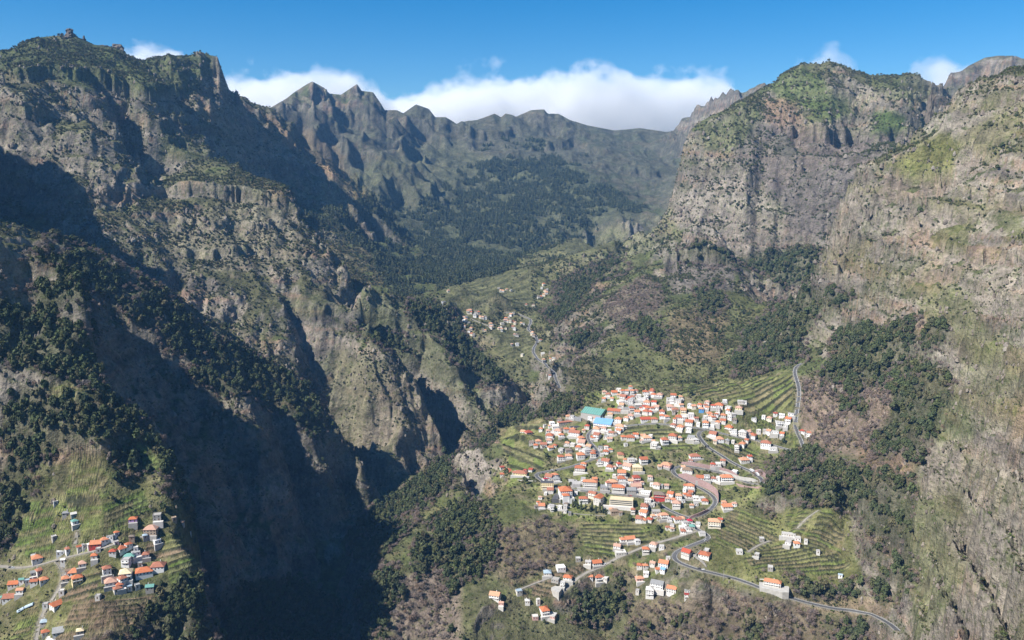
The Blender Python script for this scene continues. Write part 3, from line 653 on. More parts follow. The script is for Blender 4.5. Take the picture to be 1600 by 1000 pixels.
# summits
region([(0,80),(60,58),(130,60),(200,90),(280,86),(338,88),(335,120),(300,142),(230,145),(140,135),(70,112),(30,120),(0,110)], (0.075,0.088,0.035), 0.85, 8, 10, 2300, 3400)
region([(240,200),(300,215),(340,240),(300,260),(250,245)], (0.08,0.09,0.035), 0.7, 8, 10, 2000, 3400)
region([(1200,125),(1262,105),(1290,150),(1340,180),(1290,190),(1240,160),(1205,140)], (0.09,0.115,0.035), 0.8, 10, 8, 2400, 3400)
region([(1365,170),(1420,190),(1415,205),(1360,210)], (0.085,0.12,0.035), 0.9, 8, 8, 2400, 3400)
region([(1090,190),(1180,160),(1190,210),(1150,235),(1095,225)], (0.10,0.11,0.045), 0.7, 14, 10, 2400, 3400)
region([(1340,110),(1440,118),(1470,140),(1440,165),(1380,150)], (0.10,0.11,0.045), 0.6, 12, 10, 2400, 3500)
region([(1195,150),(1250,160),(1260,200),(1215,205),(1190,180)], (0.24,0.15,0.11), 0.6, 8, 8, 2400, 3400)
region([(1150,250),(1180,190),(1300,205),(1430,210),(1440,230),(1350,262),(1310,340),(1290,380),(1230,370),(1220,320)], (0.135,0.115,0.105), 0.75, 12, 14, 2300, 3400)
region([(1060,300),(1150,260),(1210,330),(1230,380),(1150,395),(1060,350)], (0.25,0.215,0.18), 0.6, 12, 14, 2300, 3400)
region([(1390,260),(1470,212),(1515,225),(1490,265),(1440,268)], (0.135,0.135,0.04), 0.85, 10, 8, 1300, 2300)
region([(1500,215),(1600,170),(1600,215),(1530,235)], (0.14,0.13,0.045), 0.6, 14, 8, 1300, 2300)
region([(1450,370),(1530,350),(1520,400),(1470,395)], (0.11,0.11,0.04), 0.75, 12, 8, 1000, 2300)
region([(1540,340),(1600,330),(1600,380)], (0.11,0.12,0.04), 0.7, 8, 8, 900, 2300)
region([(1400,440),(1500,450),(1580,540),(1540,560),(1450,500)], (0.12,0.125,0.04), 0.55, 14, 8, 900, 2300)
region([(1440,640),(1500,620),(1520,680),(1460,720)], (0.11,0.13,0.045), 0.6, 12, 8, 800, 2300)
region([(1400,780),(1480,740),(1540,830),(1480,960),(1430,1000),(1420,880)], (0.12,0.13,0.05), 0.6, 14, 8, 600, 1500)
region([(1500,560),(1600,530),(1600,640),(1530,640)], (0.12,0.12,0.045), 0.5, 18, 8, 700, 1700)
# orange crags at the foot of the far left range, bare scree
region([(400,175),(450,190),(520,230),(590,320),(560,330),(480,245),(420,235)], (0.26,0.16,0.09), 0.55, 10, 8, 3000, 4600)
region([(400,170),(620,160),(900,180),(1060,200),(1060,290),(1000,340),(880,380),(700,400),(560,340)], (0.062,0.064,0.046), 0.62, 14, 20, 3500, 6500)
region([(450,300),(700,220),(900,300),(1000,330),(860,380),(700,400),(560,340)], (0.10,0.105,0.05), 0.4, 14, 20, 2800, 5200)
# terrace cliff
region([(250,330),(380,300),(470,330),(480,400),(360,430),(260,420)], (0.20,0.175,0.125), 0.65, 12, 14, 1800, 2600)
region([(530,545),(640,590),(680,660),(640,740),(570,760),(510,690)], (0.205,0.17,0.12), 0.6, 10, 14, 1400, 1900)
region([(560,450),(650,470),(750,590),(740,640),(660,580),(580,530)], (0.11,0.118,0.05), 0.6, 14, 12, 1500, 2100)
region([(510,560),(560,545),(600,560),(590,640),(540,700),(505,680)], (0.10,0.115,0.045), 0.3, 14, 10, 1400, 1900)
region([(0,390),(70,400),(75,430),(0,440)], (0.24,0.2,0.15), 0.5, 8, 8, 1000, 1500)
# valley sides
region([(1000,470),(1160,470),(1140,600),(960,600),(900,560),(960,520)], (0.115,0.12,0.05), 0.55, 14, 20, 1500, 2400)
region([(940,470),(1010,430),(1045,470),(960,520)], (0.20,0.15,0.125), 0.7, 10, 12, 1700, 2800)
region([(1040,480),(1140,480),(1120,560),(1060,560)], (0.18,0.125,0.085), 0.6, 14, 12, 1500, 2300)
region([(1040,405),(1090,400),(1150,420),(1150,455),(1045,458)], (0.155,0.13,0.115), 0.85, 6, 8, 1900, 2400)
region([(960,345),(1050,320),(1070,360),(960,440),(900,450)], (0.15,0.15,0.075), 0.6, 10, 10, 2000, 3000)
region([(690,460),(840,400),(960,350),(990,370),(860,470),(860,560),(780,560),(700,500)], (0.15,0.14,0.07), 0.6, 10, 10, 1800, 4200)
# ground of the settled spur
region([(775,745),(820,665),(870,630),(950,600),(1240,580),(1262,700),(1200,770),(1150,800),(1040,840),(840,810)], (0.15,0.15,0.06), 0.85, 10, 12, 1100, 1900, 0.35, 7, 30)
home = in_px([(775,745),(820,665),(870,630),(950,600),(1240,580),(1262,700),(1200,770),(1150,800),(1320,800),(1340,940),(1100,900),(1060,940),(980,930),(760,940),(880,870),(960,850),(840,810)], U, V, 8, 8) * (rf > 900) * (rf < 1900)
home = np.maximum(home, in_px([(0,800),(60,740),(240,700),(310,790),(310,900),(200,990),(0,1010)], U, V, 8, 8) * (rf < 1300))
mixc(home * sstep(0.0, 0.35, vnoise(Xf / 13, Yf / 9, 44)) * 0.6, (0.23, 0.185, 0.12)); mixc(home * sstep(0.2, 0.5, vnoise(Xf / 17, Yf / 11, 48)) * 0.6, (0.15, 0.18, 0.05)); mixc(home * sstep(0.25, 0.5, vnoise(Xf / 10, Yf / 8, 52)) * 0.5, (0.07, 0.075, 0.035))
region([(1100,840),(1230,790),(1320,800),(1340,880),(1320,940),(1200,930),(1100,895)], (0.15,0.15,0.055), 0.8, 10, 12, 900, 1500, 0.35, 8, 30)
region([(1240,590),(1400,600),(1390,650),(1350,720),(1260,700)], BRN, 0.85, 10, 12, 1100, 1800)
region([(1340,690),(1430,720),(1420,760),(1340,755)], (0.22,0.15,0.10), 0.8, 10, 10, 1000, 1500)
region([(770,830),(850,800),(900,830),(890,870),(800,920),(770,890)], (0.165,0.13,0.085), 0.8, 12, 12, 900, 1400)
region([(610,900),(720,880),(720,1000),(620,1000)], (0.20,0.155,0.125), 0.85, 10, 12, 900, 1400)
region([(990,940),(1180,925),(1390,985),(1380,1010),(980,1010)], (0.16,0.125,0.085), 0.8, 12, 12, 700, 1200)
region([(1230,920),(1400,930),(1380,970),(1240,945)], (0.22,0.165,0.11), 0.8, 8, 8, 700, 1200)
region([(1430,700),(1500,690),(1500,760),(1440,780)], (0.23,0.195,0.16), 0.7, 8, 8, 900, 1400)
region([(1470,820),(1530,800),(1560,870),(1500,880)], (0.21,0.175,0.145), 0.7, 8, 8, 700, 1300)
region([(712,690),(745,695),(770,740),(745,790),(722,740)], (0.27,0.235,0.2), 0.85, 5, 5, 1200, 1600)
region([(0,740),(60,720),(250,690),(310,790),(310,900),(200,990),(0,1010)], (0.13,0.125,0.055), 0.75, 10, 12, 700, 1200, 0.4, 9, 25)
# fields
FIELD = dict(g=(0.18, 0.185, 0.07), d=(0.115, 0.145, 0.045), b=(0.20, 0.14, 0.095), y=(0.19, 0.185, 0.075), f=(0.12, 0.12, 0.06))
for kd, w in terr_kind.items():
    mixc(w * (0.9 if kd != 'f' else 0.5), FIELD[kd], 0.3, 15, 18)
    if kd == 'f': continue
    plots = _TAB[(tstep.astype(int) * 7 + np.floor(Xf / 38 + 0.13 * tstep).astype(int) * 31) & 255, (tstep.astype(int) * 3) & 255]
    mixc(w * (plots > 0.4) * 0.6, (0.20, 0.15, 0.095)); mixc(w * (plots < -0.5) * 0.5, (0.115, 0.165, 0.035)); mixc(w * (np.abs(plots) < 0.12) * 0.5, (0.21, 0.19, 0.10))
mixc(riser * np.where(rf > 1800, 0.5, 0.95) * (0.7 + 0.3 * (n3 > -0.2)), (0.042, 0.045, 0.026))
FORESTS = {   # name -> (trees per m2, mean height, kind, polygons)
 'pine_forest_far': (1/85, 19, 'cone', [[(600,315),(640,335),(700,330),(715,265),(790,225),(870,240),(930,290),(1000,332),(950,352),(900,372),(850,392),(815,412),(790,432),(760,470),(715,478),(650,458),(600,440),(560,400),(490,350),(480,332),(540,335)]]),
 'east_woods': (1/70, 15, 'round', [[(850,485),(900,440),(965,405),(975,418),(920,465),(885,505),(860,502)], [(960,505),(1010,478),(1045,500),(1042,538),(1000,530)], [(870,535),(925,508),(935,525),(880,570)],
    [(1060,388),(1100,372),(1145,400),(1150,420),(1100,408),(1065,402)], [(1150,405),(1230,388),(1275,398),(1275,445),(1230,452),(1180,432)],
    [(1148,560),(1180,500),(1220,470),(1280,455),(1335,455),(1342,472),(1300,490),(1270,530),(1260,560),(1200,575),(1150,590)], [(1085,450),(1130,440),(1140,480),(1100,500)],
    [(1280,590),(1330,498),(1380,520),(1420,510),(1470,503),(1485,540),(1400,580),(1380,605),(1300,605)]]),
 'slope_woods': (1/48, 14, 'round', [[(1400,580),(1480,560),(1490,600),(1462,680),(1430,735),(1370,722),(1355,690),(1390,640)], [(1315,620),(1345,598),(1360,640),(1340,672),(1320,662)],
    [(1200,722),(1270,700),(1310,735),(1420,755),(1430,850),(1380,850),(1310,805),(1205,795),(1190,765)], [(1340,850),(1400,850),(1392,940),(1370,950),(1350,900)], [(1235,905),(1340,895),(1345,925),(1240,938)]]),
 'gorge_woods': (1/50, 14, 'round', [[(590,800),(640,758),(690,712),(745,680),(800,650),(760,700),(715,705),(700,765),(660,800),(630,835),(590,885),(550,870),(560,830)],
    [(650,835),(700,800),(735,775),(778,830),(770,885),(740,905),(700,935),(680,880),(650,905)], [(560,915),(620,885),(640,920),(620,1010),(560,1010)], [(845,645),(870,612),(902,620),(905,648),(880,658)], [(740,690),(790,640),(860,640),(870,655),(800,668),(770,690)],
    [(910,925),(955,905),(985,960),(940,990),(895,975)], [(1000,965),(1080,960),(1090,1010),(980,1010)], [(1135,965),(1175,955),(1200,1010),(1120,1010)], [(1280,965),(1345,975),(1350,1010),(1290,1010)], [(1390,860),(1430,870),(1425,950),(1395,955)]]),
 'spur_woods': (1/60, 14, 'round', [[(650,470),(700,490),(770,570),(800,602),(740,600),(690,545),(640,500)], [(70,372),(130,385),(210,432),(260,455),(330,520),(400,590),(500,640),(490,670),(400,640),(300,590),(240,530),(180,470),(130,440)],
    [(330,520),(480,600),(520,660),(500,690),(430,640),(360,600)], [(560,510),(620,520),(650,560),(600,545)]]),
 'near_woods': (1/55, 14, 'round', [[(0,430),(60,385),(130,402),(150,470),(152,600),(100,585),(60,565),(0,565)], [(40,590),(150,605),(205,650),(250,705),(240,722),(170,695),(100,695),(0,765),(0,640)], [(245,700),(290,760),(320,850),(300,870),(280,800),(240,745)],
    [(130,965),(250,905),(310,885),(335,1010),(130,1010)], [(340,950),(400,900),(480,900),(530,950),(545,1010),(330,1010)], [(0,760),(40,720),(60,760),(20,850),(0,860)], [(165,690),(205,690),(240,750),(180,760)]]),
}
BARE = [[(1255,600),(1395,605),(1350,700),(1262,690)], [(1345,690),(1425,725),(1410,760),(1345,750)], [(775,835),(850,805),(900,830),(885,870),(800,915)], [(620,905),(700,890),(700,1000),(640,1000)],
        [(1000,940),(1180,928),(1380,990),(1380,1010),(1000,1010)], [(945,475),(1010,435),(1040,465),(960,515)], [(1120,690),(1200,720),(1190,760),(1230,800),(1170,830),(1195,770)], [(990,860),(1040,870),(1000,930),(960,900)], [(1180,590),(1240,600),(1220,640),(1150,625)], [(215,690),(270,750),(290,800),(240,780)], [(1180,880),(1230,850),(1250,900),(1200,905)]]
forest_w = {}
for k_, (dn, hh, kd, pls) in FORESTS.items():
    w = np.zeros(Zf.shape, np.float32)
    for p_ in pls: w = np.maximum(w, in_px(p_, U, V, 16, 30 if k_ == 'pine_forest_far' else 13))
    if k_ == 'pine_forest_far': w = w * (rf > 2500)
    elif k_ == 'east_woods': w = w * (rf > 1300)
    else: w = w * (rf < 2300)
    if k_ == 'pine_forest_far': w = w * sstep(-0.34, -0.05, n2 + 0.4 * n1 + 0.9 * n3)
    else: w = w * (0.25 + 0.75 * sstep(-0.5, -0.2, n2 + 0.7 * n3))
    w = w * (1 - terr) * (flat_d > 3)
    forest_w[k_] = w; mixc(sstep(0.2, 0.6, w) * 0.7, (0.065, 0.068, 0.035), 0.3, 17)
bare_w = np.zeros(Zf.shape, np.float32)
for p_ in BARE: bare_w = np.maximum(bare_w, in_px(p_, U, V, 8, 10))
for k_ in forest_w:
    if k_ != 'pine_forest_far': bare_w = np.maximum(bare_w, 0.55 * (forest_w[k_] > 0.08) * (forest_w[k_] < 0.8))
bare_w *= (rf < 3000) * (1 - terr) * (flat_d > 3)
mixc(road_near * 0.7, (0.25, 0.22, 0.17))
C = np.clip(C * (1 + 0.22 * n3 + 0.15 * fbm(XA, YA, 9, 2, 130))[..., None], 0.01, 0.7)

# ------------------------------------------------------------------ ground mesh and its material
def new_mat(name, rough=0.9, spec=0.2):
    m = bpy.data.materials.new(name); m.use_nodes = True; b = m.node_tree.nodes['Principled BSDF']
    b.inputs['Roughness'].default_value = rough; b.inputs['Specular IOR Level'].default_value = spec
    return m, m.node_tree, b
def N(nt, t, **k):
    n = nt.nodes.new(t)
    for a, v in k.items():
        if a.startswith('i_'):
            key = a[2:]; n.inputs[int(key) if key.isdigit() else key.replace('_', ' ')].default_value = v
        else: setattr(n, a, v)
    return n
terrain = grid_mesh('terrain', Xf, Yf, Zf); terrain['kind'] = 'structure'
at_ = terrain.data.color_attributes.new('cover', 'FLOAT_COLOR', 'POINT')
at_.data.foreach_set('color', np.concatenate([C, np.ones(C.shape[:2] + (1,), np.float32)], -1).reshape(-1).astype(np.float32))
ra = terrain.data.attributes.new('rock', 'FLOAT', 'POINT'); ra.data.foreach_set('value', (rocky * (1 - terr)).reshape(-1).astype(np.float32))
m, nt, b = new_mat('ground', 0.95, 0.1)
L = nt.links.new
ca = N(nt, 'ShaderNodeAttribute', attribute_name='cover'); rk = N(nt, 'ShaderNodeAttribute', attribute_name='rock')
tc = N(nt, 'ShaderNodeNewGeometry')
def tex_noise(scale, detail, rough=0.6, dist=0.0, stretch=None):
    n = N(nt, 'ShaderNodeTexNoise', i_Scale=scale, i_Detail=detail, i_Roughness=rough, i_Distortion=dist)
    if stretch:
        mp = N(nt, 'ShaderNodeMapping'); mp.inputs['Scale'].default_value = stretch; mp.inputs['Rotation'].default_value = (0, R(6), 0)
        L(tc.outputs['Position'], mp.inputs['Vector']); L(mp.outputs[0], n.inputs['Vector'])
    else: L(tc.outputs['Position'], n.inputs['Vector'])
    return n
def ramp(src, a, b_, c, d):
    r_ = N(nt, 'ShaderNodeMapRange', i_1=a, i_2=b_, i_3=c, i_4=d); L(src, r_.inputs[0]); return r_.outputs[0]
def mul(a, b_, op='MULTIPLY'):
    n = N(nt, 'ShaderNodeMath', operation=op); L(a, n.inputs[0])
    if isinstance(b_, (int, float)): n.inputs[1].default_value = b_
    else: L(b_, n.inputs[1])
    return n.outputs[0]
na = tex_noise(0.035, 6, 0.65); nb = tex_noise(0.22, 5, 0.7); ns = tex_noise(0.05, 5, 0.7, 0.4, (0.4, 0.4, 1.7))
vo = N(nt, 'ShaderNodeTexVoronoi', feature='F1', i_Scale=0.09); L(tc.outputs['Position'], vo.inputs['Vector'])
f1 = mul(ramp(na.outputs[0], 0.3, 0.7, 0.62, 1.4), ramp(nb.outputs[0], 0.3, 0.7, 0.68, 1.34))
st = ramp(ns.outputs[0], 0.36, 0.64, 0.76, 1.24)
mxs = N(nt, 'ShaderNodeMix', data_type='FLOAT'); L(rk.outputs['Fac'], mxs.inputs[0]); mxs.inputs[2].default_value = 1.0; L(st, mxs.inputs[3])
fac = mul(f1, mxs.outputs[0])
vm = N(nt, 'ShaderNodeVectorMath', operation='SCALE'); L(ca.outputs['Color'], vm.inputs[0]); L(fac, vm.inputs[3])
# small clumps of scrub and bare rock
nc_ = tex_noise(0.12, 5, 0.7, 0.3)
clump = ramp(nc_.outputs[0], 0.52, 0.60, 0.0, 0.75)
cm = N(nt, 'ShaderNodeMix', data_type='RGBA'); L(clump, cm.inputs[0]); L(vm.outputs[0], cm.inputs[6])
gm = N(nt, 'ShaderNodeMix', data_type='RGBA', blend_type='MULTIPLY', i_0=1.0); L(vm.outputs[0], gm.inputs[6]); gm.inputs[7].default_value = (0.50, 0.62, 0.38, 1)
L(gm.outputs[2], cm.inputs[7]); L(cm.outputs[2], b.inputs['Base Color'])
rm_ = tex_noise(0.03, 8, 0.6); rm_.noise_type = 'RIDGED_MULTIFRACTAL'
hb0 = mul(mul(rm_.outputs[0], 9.0), mul(rk.outputs['Fac'], 1.0)); hb = mul(mul(na.outputs[0], 14.0), mul(nb.outputs[0], 2.6), 'ADD'); hb2 = mul(mul(hb, hb0, 'ADD'), mul(mul(ns.outputs[0], 9.0), rk.outputs['Fac']), 'ADD')
bp = N(nt, 'ShaderNodeBump', i_Strength=1.0, i_Distance=1.0); L(hb2, bp.inputs['Height']); L(bp.outputs[0], b.inputs['Normal'])
terrain.data.materials.append(m)
print('ground', time.time() - T_0)
# ------------------------------------------------------------------ roads, kerbs and walls along them
def add_obj(name, me, mats, parent=None, kind=None, **props):
    o = bpy.data.objects.new(name, me); S.collection.objects.link(o)
    for m_ in (mats if isinstance(mats, (list, tuple)) else [mats]): me.materials.append(m_)
    if parent is not None: o.parent = parent
    if kind: o['kind'] = kind
    for k, v in props.items(): o[k] = v
    return o
def pydata(name, vs, fs, mi=None):
    me = bpy.data.meshes.new(name); me.from_pydata([tuple(map(float, v)) for v in vs], [], [tuple(int(i) for i in f) for f in fs])
    if mi is not None: me.polygons.foreach_set('material_index', mi)
    me.update(); return me
def noisy_mat(name, col, col2, scale=0.4, rough=0.9, spec=0.2):
    m, nt, b = new_mat(name, rough, spec)
    g = nt.nodes.new('ShaderNodeNewGeometry'); n = nt.nodes.new('ShaderNodeTexNoise'); n.inputs['Scale'].default_value = scale; n.inputs['Detail'].default_value = 4
    mx = nt.nodes.new('ShaderNodeMix'); mx.data_type = 'RGBA'; mx.inputs[6].default_value = (*col, 1); mx.inputs[7].default_value = (*col2, 1)
    mr = nt.nodes.new('ShaderNodeMapRange'); mr.inputs[1].default_value = 0.35; mr.inputs[2].default_value = 0.65
    nt.links.new(g.outputs['Position'], n.inputs['Vector']); nt.links.new(n.outputs[0], mr.inputs[0]); nt.links.new(mr.outputs[0], mx.inputs[0]); nt.links.new(mx.outputs[2], b.inputs['Base Color'])
    return m
M_ASPH = noisy_mat('asphalt', (0.075, 0.075, 0.08), (0.105, 0.103, 0.10), 0.15)
M_LANE = noisy_mat('pale_concrete', (0.28, 0.255, 0.22), (0.21, 0.19, 0.16), 0.2)
M_KERB = noisy_mat('kerb_concrete', (0.30, 0.285, 0.255), (0.22, 0.21, 0.185), 0.3)
M_PAINT = noisy_mat('road_paint', (0.75, 0.75, 0.73), (0.62, 0.62, 0.6), 0.4)
def offset(Q, d):
    T = np.gradient(Q[:, :2], axis=0); T /= np.linalg.norm(T, axis=1)[:, None] + 1e-9
    return Q[:, :2] + np.stack([T[:, 1], -T[:, 0]], 1) * d
def strip(name, Q, d0, d1, dz, mat, kind='structure', h=0.0):
    A = offset(Q, d0); B = offset(Q, d1); n = len(Q); vs = []; fs = []
    for i in range(n): z = Q[i, 2] + dz; vs += [(A[i, 0], A[i, 1], z + h), (B[i, 0], B[i, 1], z + h)]
    for i in range(n - 1): fs.append((2 * i, 2 * i + 1, 2 * i + 3, 2 * i + 2))
    if h > 0:
        base = len(vs)
        for i in range(n): z = Q[i, 2] + dz - 0.6; vs += [(A[i, 0], A[i, 1], z), (B[i, 0], B[i, 1], z)]
        for i in range(n - 1):
            fs.append((2 * i, 2 * i + 2, base + 2 * i + 2, base + 2 * i)); fs.append((2 * i + 1, base + 2 * i + 1, base + 2 * i + 3, 2 * i + 3))
        fs.append((0, base, base + 1, 1)); fs.append((2 * n - 2, 2 * n - 1, base + 2 * n - 1, base + 2 * n - 2))
    return add_obj(name, pydata(name, vs, fs), mat, None, kind)
zo = 0
for nm, Q in ROAD_LINES.items():
    hw, pale, _ = ROADS[nm]; zo += 0.004
    strip('path' if pale else 'road', Q, -hw, hw, zo, M_LANE if pale else M_ASPH)
    if not pale:
        strip('kerb', Q, -hw - 0.45, -hw, 0.0, M_KERB, h=0.55); strip('kerb', Q, hw, hw + 0.45, 0.0, M_KERB, h=0.55)
        strip('road_markings', Q, -hw + 0.25, -hw + 0.5, zo + 0.012, M_PAINT); strip('road_markings', Q, hw - 0.5, hw - 0.25, zo + 0.012, M_PAINT)
    else:
        strip('kerb', Q, hw, hw + 0.35, 0.0, M_KERB, h=0.35)

# ------------------------------------------------------------------ vegetation
def veg_mat(name, cols, rough=0.9):
    m, nt, b = new_mat(name, rough, 0.15)
    oi = nt.nodes.new('ShaderNodeObjectInfo'); cr = nt.nodes.new('ShaderNodeValToRGB'); cr.color_ramp.interpolation = 'LINEAR'
    e = cr.color_ramp.elements; e[0].color = (*cols[0], 1); e[1].color = (*cols[-1], 1)
    for i, c in enumerate(cols[1:-1]): q = e.new((i + 1) / (len(cols) - 1)); q.color = (*c, 1)
    at = nt.nodes.new('ShaderNodeAttribute'); at.attribute_name = 'tone'
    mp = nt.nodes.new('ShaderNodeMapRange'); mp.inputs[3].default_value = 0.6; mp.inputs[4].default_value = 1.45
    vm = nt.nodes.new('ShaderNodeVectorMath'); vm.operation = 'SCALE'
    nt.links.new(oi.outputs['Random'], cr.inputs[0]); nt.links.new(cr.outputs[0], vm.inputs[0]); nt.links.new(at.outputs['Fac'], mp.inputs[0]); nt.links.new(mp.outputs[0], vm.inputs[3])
    nt.links.new(vm.outputs[0], b.inputs['Base Color']); return m
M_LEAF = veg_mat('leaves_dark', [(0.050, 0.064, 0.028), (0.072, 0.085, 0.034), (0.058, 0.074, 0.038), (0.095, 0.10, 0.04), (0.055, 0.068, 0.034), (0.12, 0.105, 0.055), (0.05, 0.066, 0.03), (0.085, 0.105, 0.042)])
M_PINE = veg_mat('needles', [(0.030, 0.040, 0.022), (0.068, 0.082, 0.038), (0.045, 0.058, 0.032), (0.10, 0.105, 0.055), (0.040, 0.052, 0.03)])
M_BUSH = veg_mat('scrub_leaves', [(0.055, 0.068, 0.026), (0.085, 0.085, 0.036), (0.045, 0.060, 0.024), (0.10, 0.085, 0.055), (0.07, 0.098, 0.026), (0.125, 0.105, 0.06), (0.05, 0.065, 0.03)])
M_TWIG = veg_mat('bare_twigs', [(0.16, 0.125, 0.11), (0.20, 0.15, 0.125), (0.145, 0.125, 0.115), (0.21, 0.145, 0.10), (0.17, 0.145, 0.13)])
M_BARK = noisy_mat('bark', (0.12, 0.095, 0.075), (0.07, 0.055, 0.045), 1.2)
def crown_mesh(name, seed, kind, mat, n=170):
    """unit tree crown (height 1): leaf clumps through a few lobes"""
    rg = np.random.RandomState(seed); vs = []; tone = []
    lobes = []
    if kind == 'round':
        for k in range(9): a = rg.rand() * 6.28; q = rg.rand() ** 0.6 * 0.24; lobes.append((math.cos(a) * q, math.sin(a) * q, 0.36 + 0.42 * rg.rand() * (1 - q), 0.13 + 0.10 * rg.rand()))
        lobes.append((0, 0, 0.8, 0.15))
    elif kind == 'cone':
        for k in range(10): z = 0.2 + 0.075 * k; a = rg.rand() * 6.28; q = 0.10 * (1.05 - z); lobes.append((math.cos(a) * q, math.sin(a) * q, z, 0.06 + 0.20 * (1.0 - z)))
    elif kind == 'slim':
        for k in range(9): z = 0.12 + 0.095 * k; lobes.append((0, 0, z, 0.05 + 0.07 * math.sin(min(1, (1.02 - z) * 1.6) * 1.57)))
    elif kind == 'bush':
        for k in range(6): a = rg.rand() * 6.28; q = rg.rand() * 0.38; lobes.append((math.cos(a) * q, math.sin(a) * q, 0.25 + 0.3 * rg.rand(), 0.22 + 0.16 * rg.rand()))
    elif kind == 'bare':
        for k in range(10): a = rg.rand() * 6.28; q = rg.rand() ** 0.5 * 0.30; lobes.append((math.cos(a) * q, math.sin(a) * q, 0.42 + 0.42 * rg.rand(), 0.15 + 0.08 * rg.rand()))
    sz = {'round': 0.085, 'cone': 0.075, 'slim': 0.05, 'bush': 0.17, 'bare': 0.045}[kind]
    w = np.array([l[3] ** 2 for l in lobes]); w /= w.sum()
    for k in range(n):
        l = lobes[rg.choice(len(lobes), p=w)]; d = rg.randn(3); d /= np.linalg.norm(d)
        if d[2] < -0.3: d[2] *= -0.5
        p = np.array(l[:3]) + d * l[3] * (0.75 + 0.35 * rg.rand()); nrm = d + rg.randn(3) * 0.5; nrm /= np.linalg.norm(nrm)
        a = np.cross(nrm, [0.3, 0.5, 0.8]); a /= np.linalg.norm(a) + 1e-6; b_ = np.cross(nrm, a); s_ = sz * (0.7 + 0.7 * rg.rand())
        asp = 1.0 if kind != 'bare' else 0.28
        if kind == 'bare': a = a * 1.9
        c0 = rg.rand() * 6.28; a2 = a * math.cos(c0) + b_ * math.sin(c0); b2 = (-a * math.sin(c0) + b_ * math.cos(c0)) * asp
        vs += [p - a2 * s_ - b2 * s_ * 0.6, p + a2 * s_ * 0.7 - b2 * s_, p + a2 * s_ + b2 * s_ * 0.6, p - a2 * s_ * 0.6 + b2 * s_]
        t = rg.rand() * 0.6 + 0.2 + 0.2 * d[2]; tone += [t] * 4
    me = pydata(name, vs, [(4 * i, 4 * i + 1, 4 * i + 2, 4 * i + 3) for i in range(n)])
    me.attributes.new('tone', 'FLOAT', 'POINT').data.foreach_set('value', np.array(tone, np.float32)); me.materials.append(mat); return me
def trunk_mesh(name, seed, top=0.7, r0=0.022, limbs=4, spread=0.2):
    rg = np.random.RandomState(seed); vs = []; fs = []
    def tube(p, q, ra, rb, n=6):
        p, q = np.array(p, float), np.array(q, float); d = q - p; a = np.cross(d, [0.2, 1, 0.1]); a /= np.linalg.norm(a); b_ = np.cross(d, a); b_ /= np.linalg.norm(b_); k0 = len(vs)
        for (c, r_) in ((p, ra), (q, rb)):
            for i in range(n): t = 6.2832 * i / n; vs.append(c + (a * math.cos(t) + b_ * math.sin(t)) * r_)
        for i in range(n): fs.append((k0 + i, k0 + (i + 1) % n, k0 + n + (i + 1) % n, k0 + n + i))
        fs.append(tuple(k0 + n + i for i in range(n)))
    mid = (rg.randn() * 0.01, rg.randn() * 0.01, top * 0.5)
    tube((0, 0, -0.08), mid, r0, r0 * 0.7); tube(mid, (rg.randn() * 0.02, rg.randn() * 0.02, top), r0 * 0.7, r0 * 0.25)
    for k in range(limbs): a = 6.28 * (k + rg.rand() * 0.6) / limbs; z = top * (0.4 + 0.4 * rg.rand()); tube((mid[0], mid[1], z), (math.cos(a) * spread, math.sin(a) * spread, z + 0.2), r0 * 0.4, r0 * 0.12)
    me = pydata(name, vs, fs); me.materials.append(M_BARK); return me
def stone_mesh(seed):
    rg = np.random.RandomState(seed); vs = []; fs = []; n, m_ = 8, 5
    for k in range(m_ + 1):
        f = k / m_; rad = (1.0, 1.12, 1.1, 0.95, 0.72, 0.4)[k]
        for i in range(n): a = 6.2832 * (i + 0.3 * rg.rand()) / n; q = rad * (0.38 + 0.16 * rg.rand()); vs.append((q * math.cos(a), q * math.sin(a) * 0.8, -0.3 + 0.85 * f + 0.07 * rg.randn()))
    for k in range(m_):
        for i in range(n): fs.append((k * n + i, k * n + (i + 1) % n, (k + 1) * n + (i + 1) % n, (k + 1) * n + i))
    fs.append(tuple(m_ * n + i for i in range(n))); me = pydata('boulder', vs, fs); me.materials.append(M_STONES)
    me.attributes.new('tone', 'FLOAT', 'POINT').data.foreach_set('value', np.full(len(vs), 0.5, np.float32)); return me
M_STONES = veg_mat('outcrop_rock', [(0.16, 0.135, 0.105), (0.23, 0.195, 0.155), (0.12, 0.10, 0.082), (0.20, 0.17, 0.14), (0.16, 0.125, 0.10), (0.27, 0.24, 0.20)])
PROTO = {'round': [(crown_mesh('crown', 10 + i, 'round', M_LEAF, 190), trunk_mesh('trunk', i)) for i in range(4)],
         'cone': [(crown_mesh('crown', 30 + i, 'cone', M_PINE, 110), trunk_mesh('trunk', 9 + i, 0.9, 0.015, 5, 0.1)) for i in range(3)],
         'bare': [(crown_mesh('crown', 50 + i, 'bare', M_TWIG, 230), trunk_mesh('trunk', 19 + i, 0.75, 0.025, 7, 0.27)) for i in range(3)],
         'stone': [(stone_mesh(90 + i), None) for i in range(4)],
         'bush': [(crown_mesh('scrub_clump', 70 + i, 'bush', M_BUSH, 44), None) for i in range(4)]}
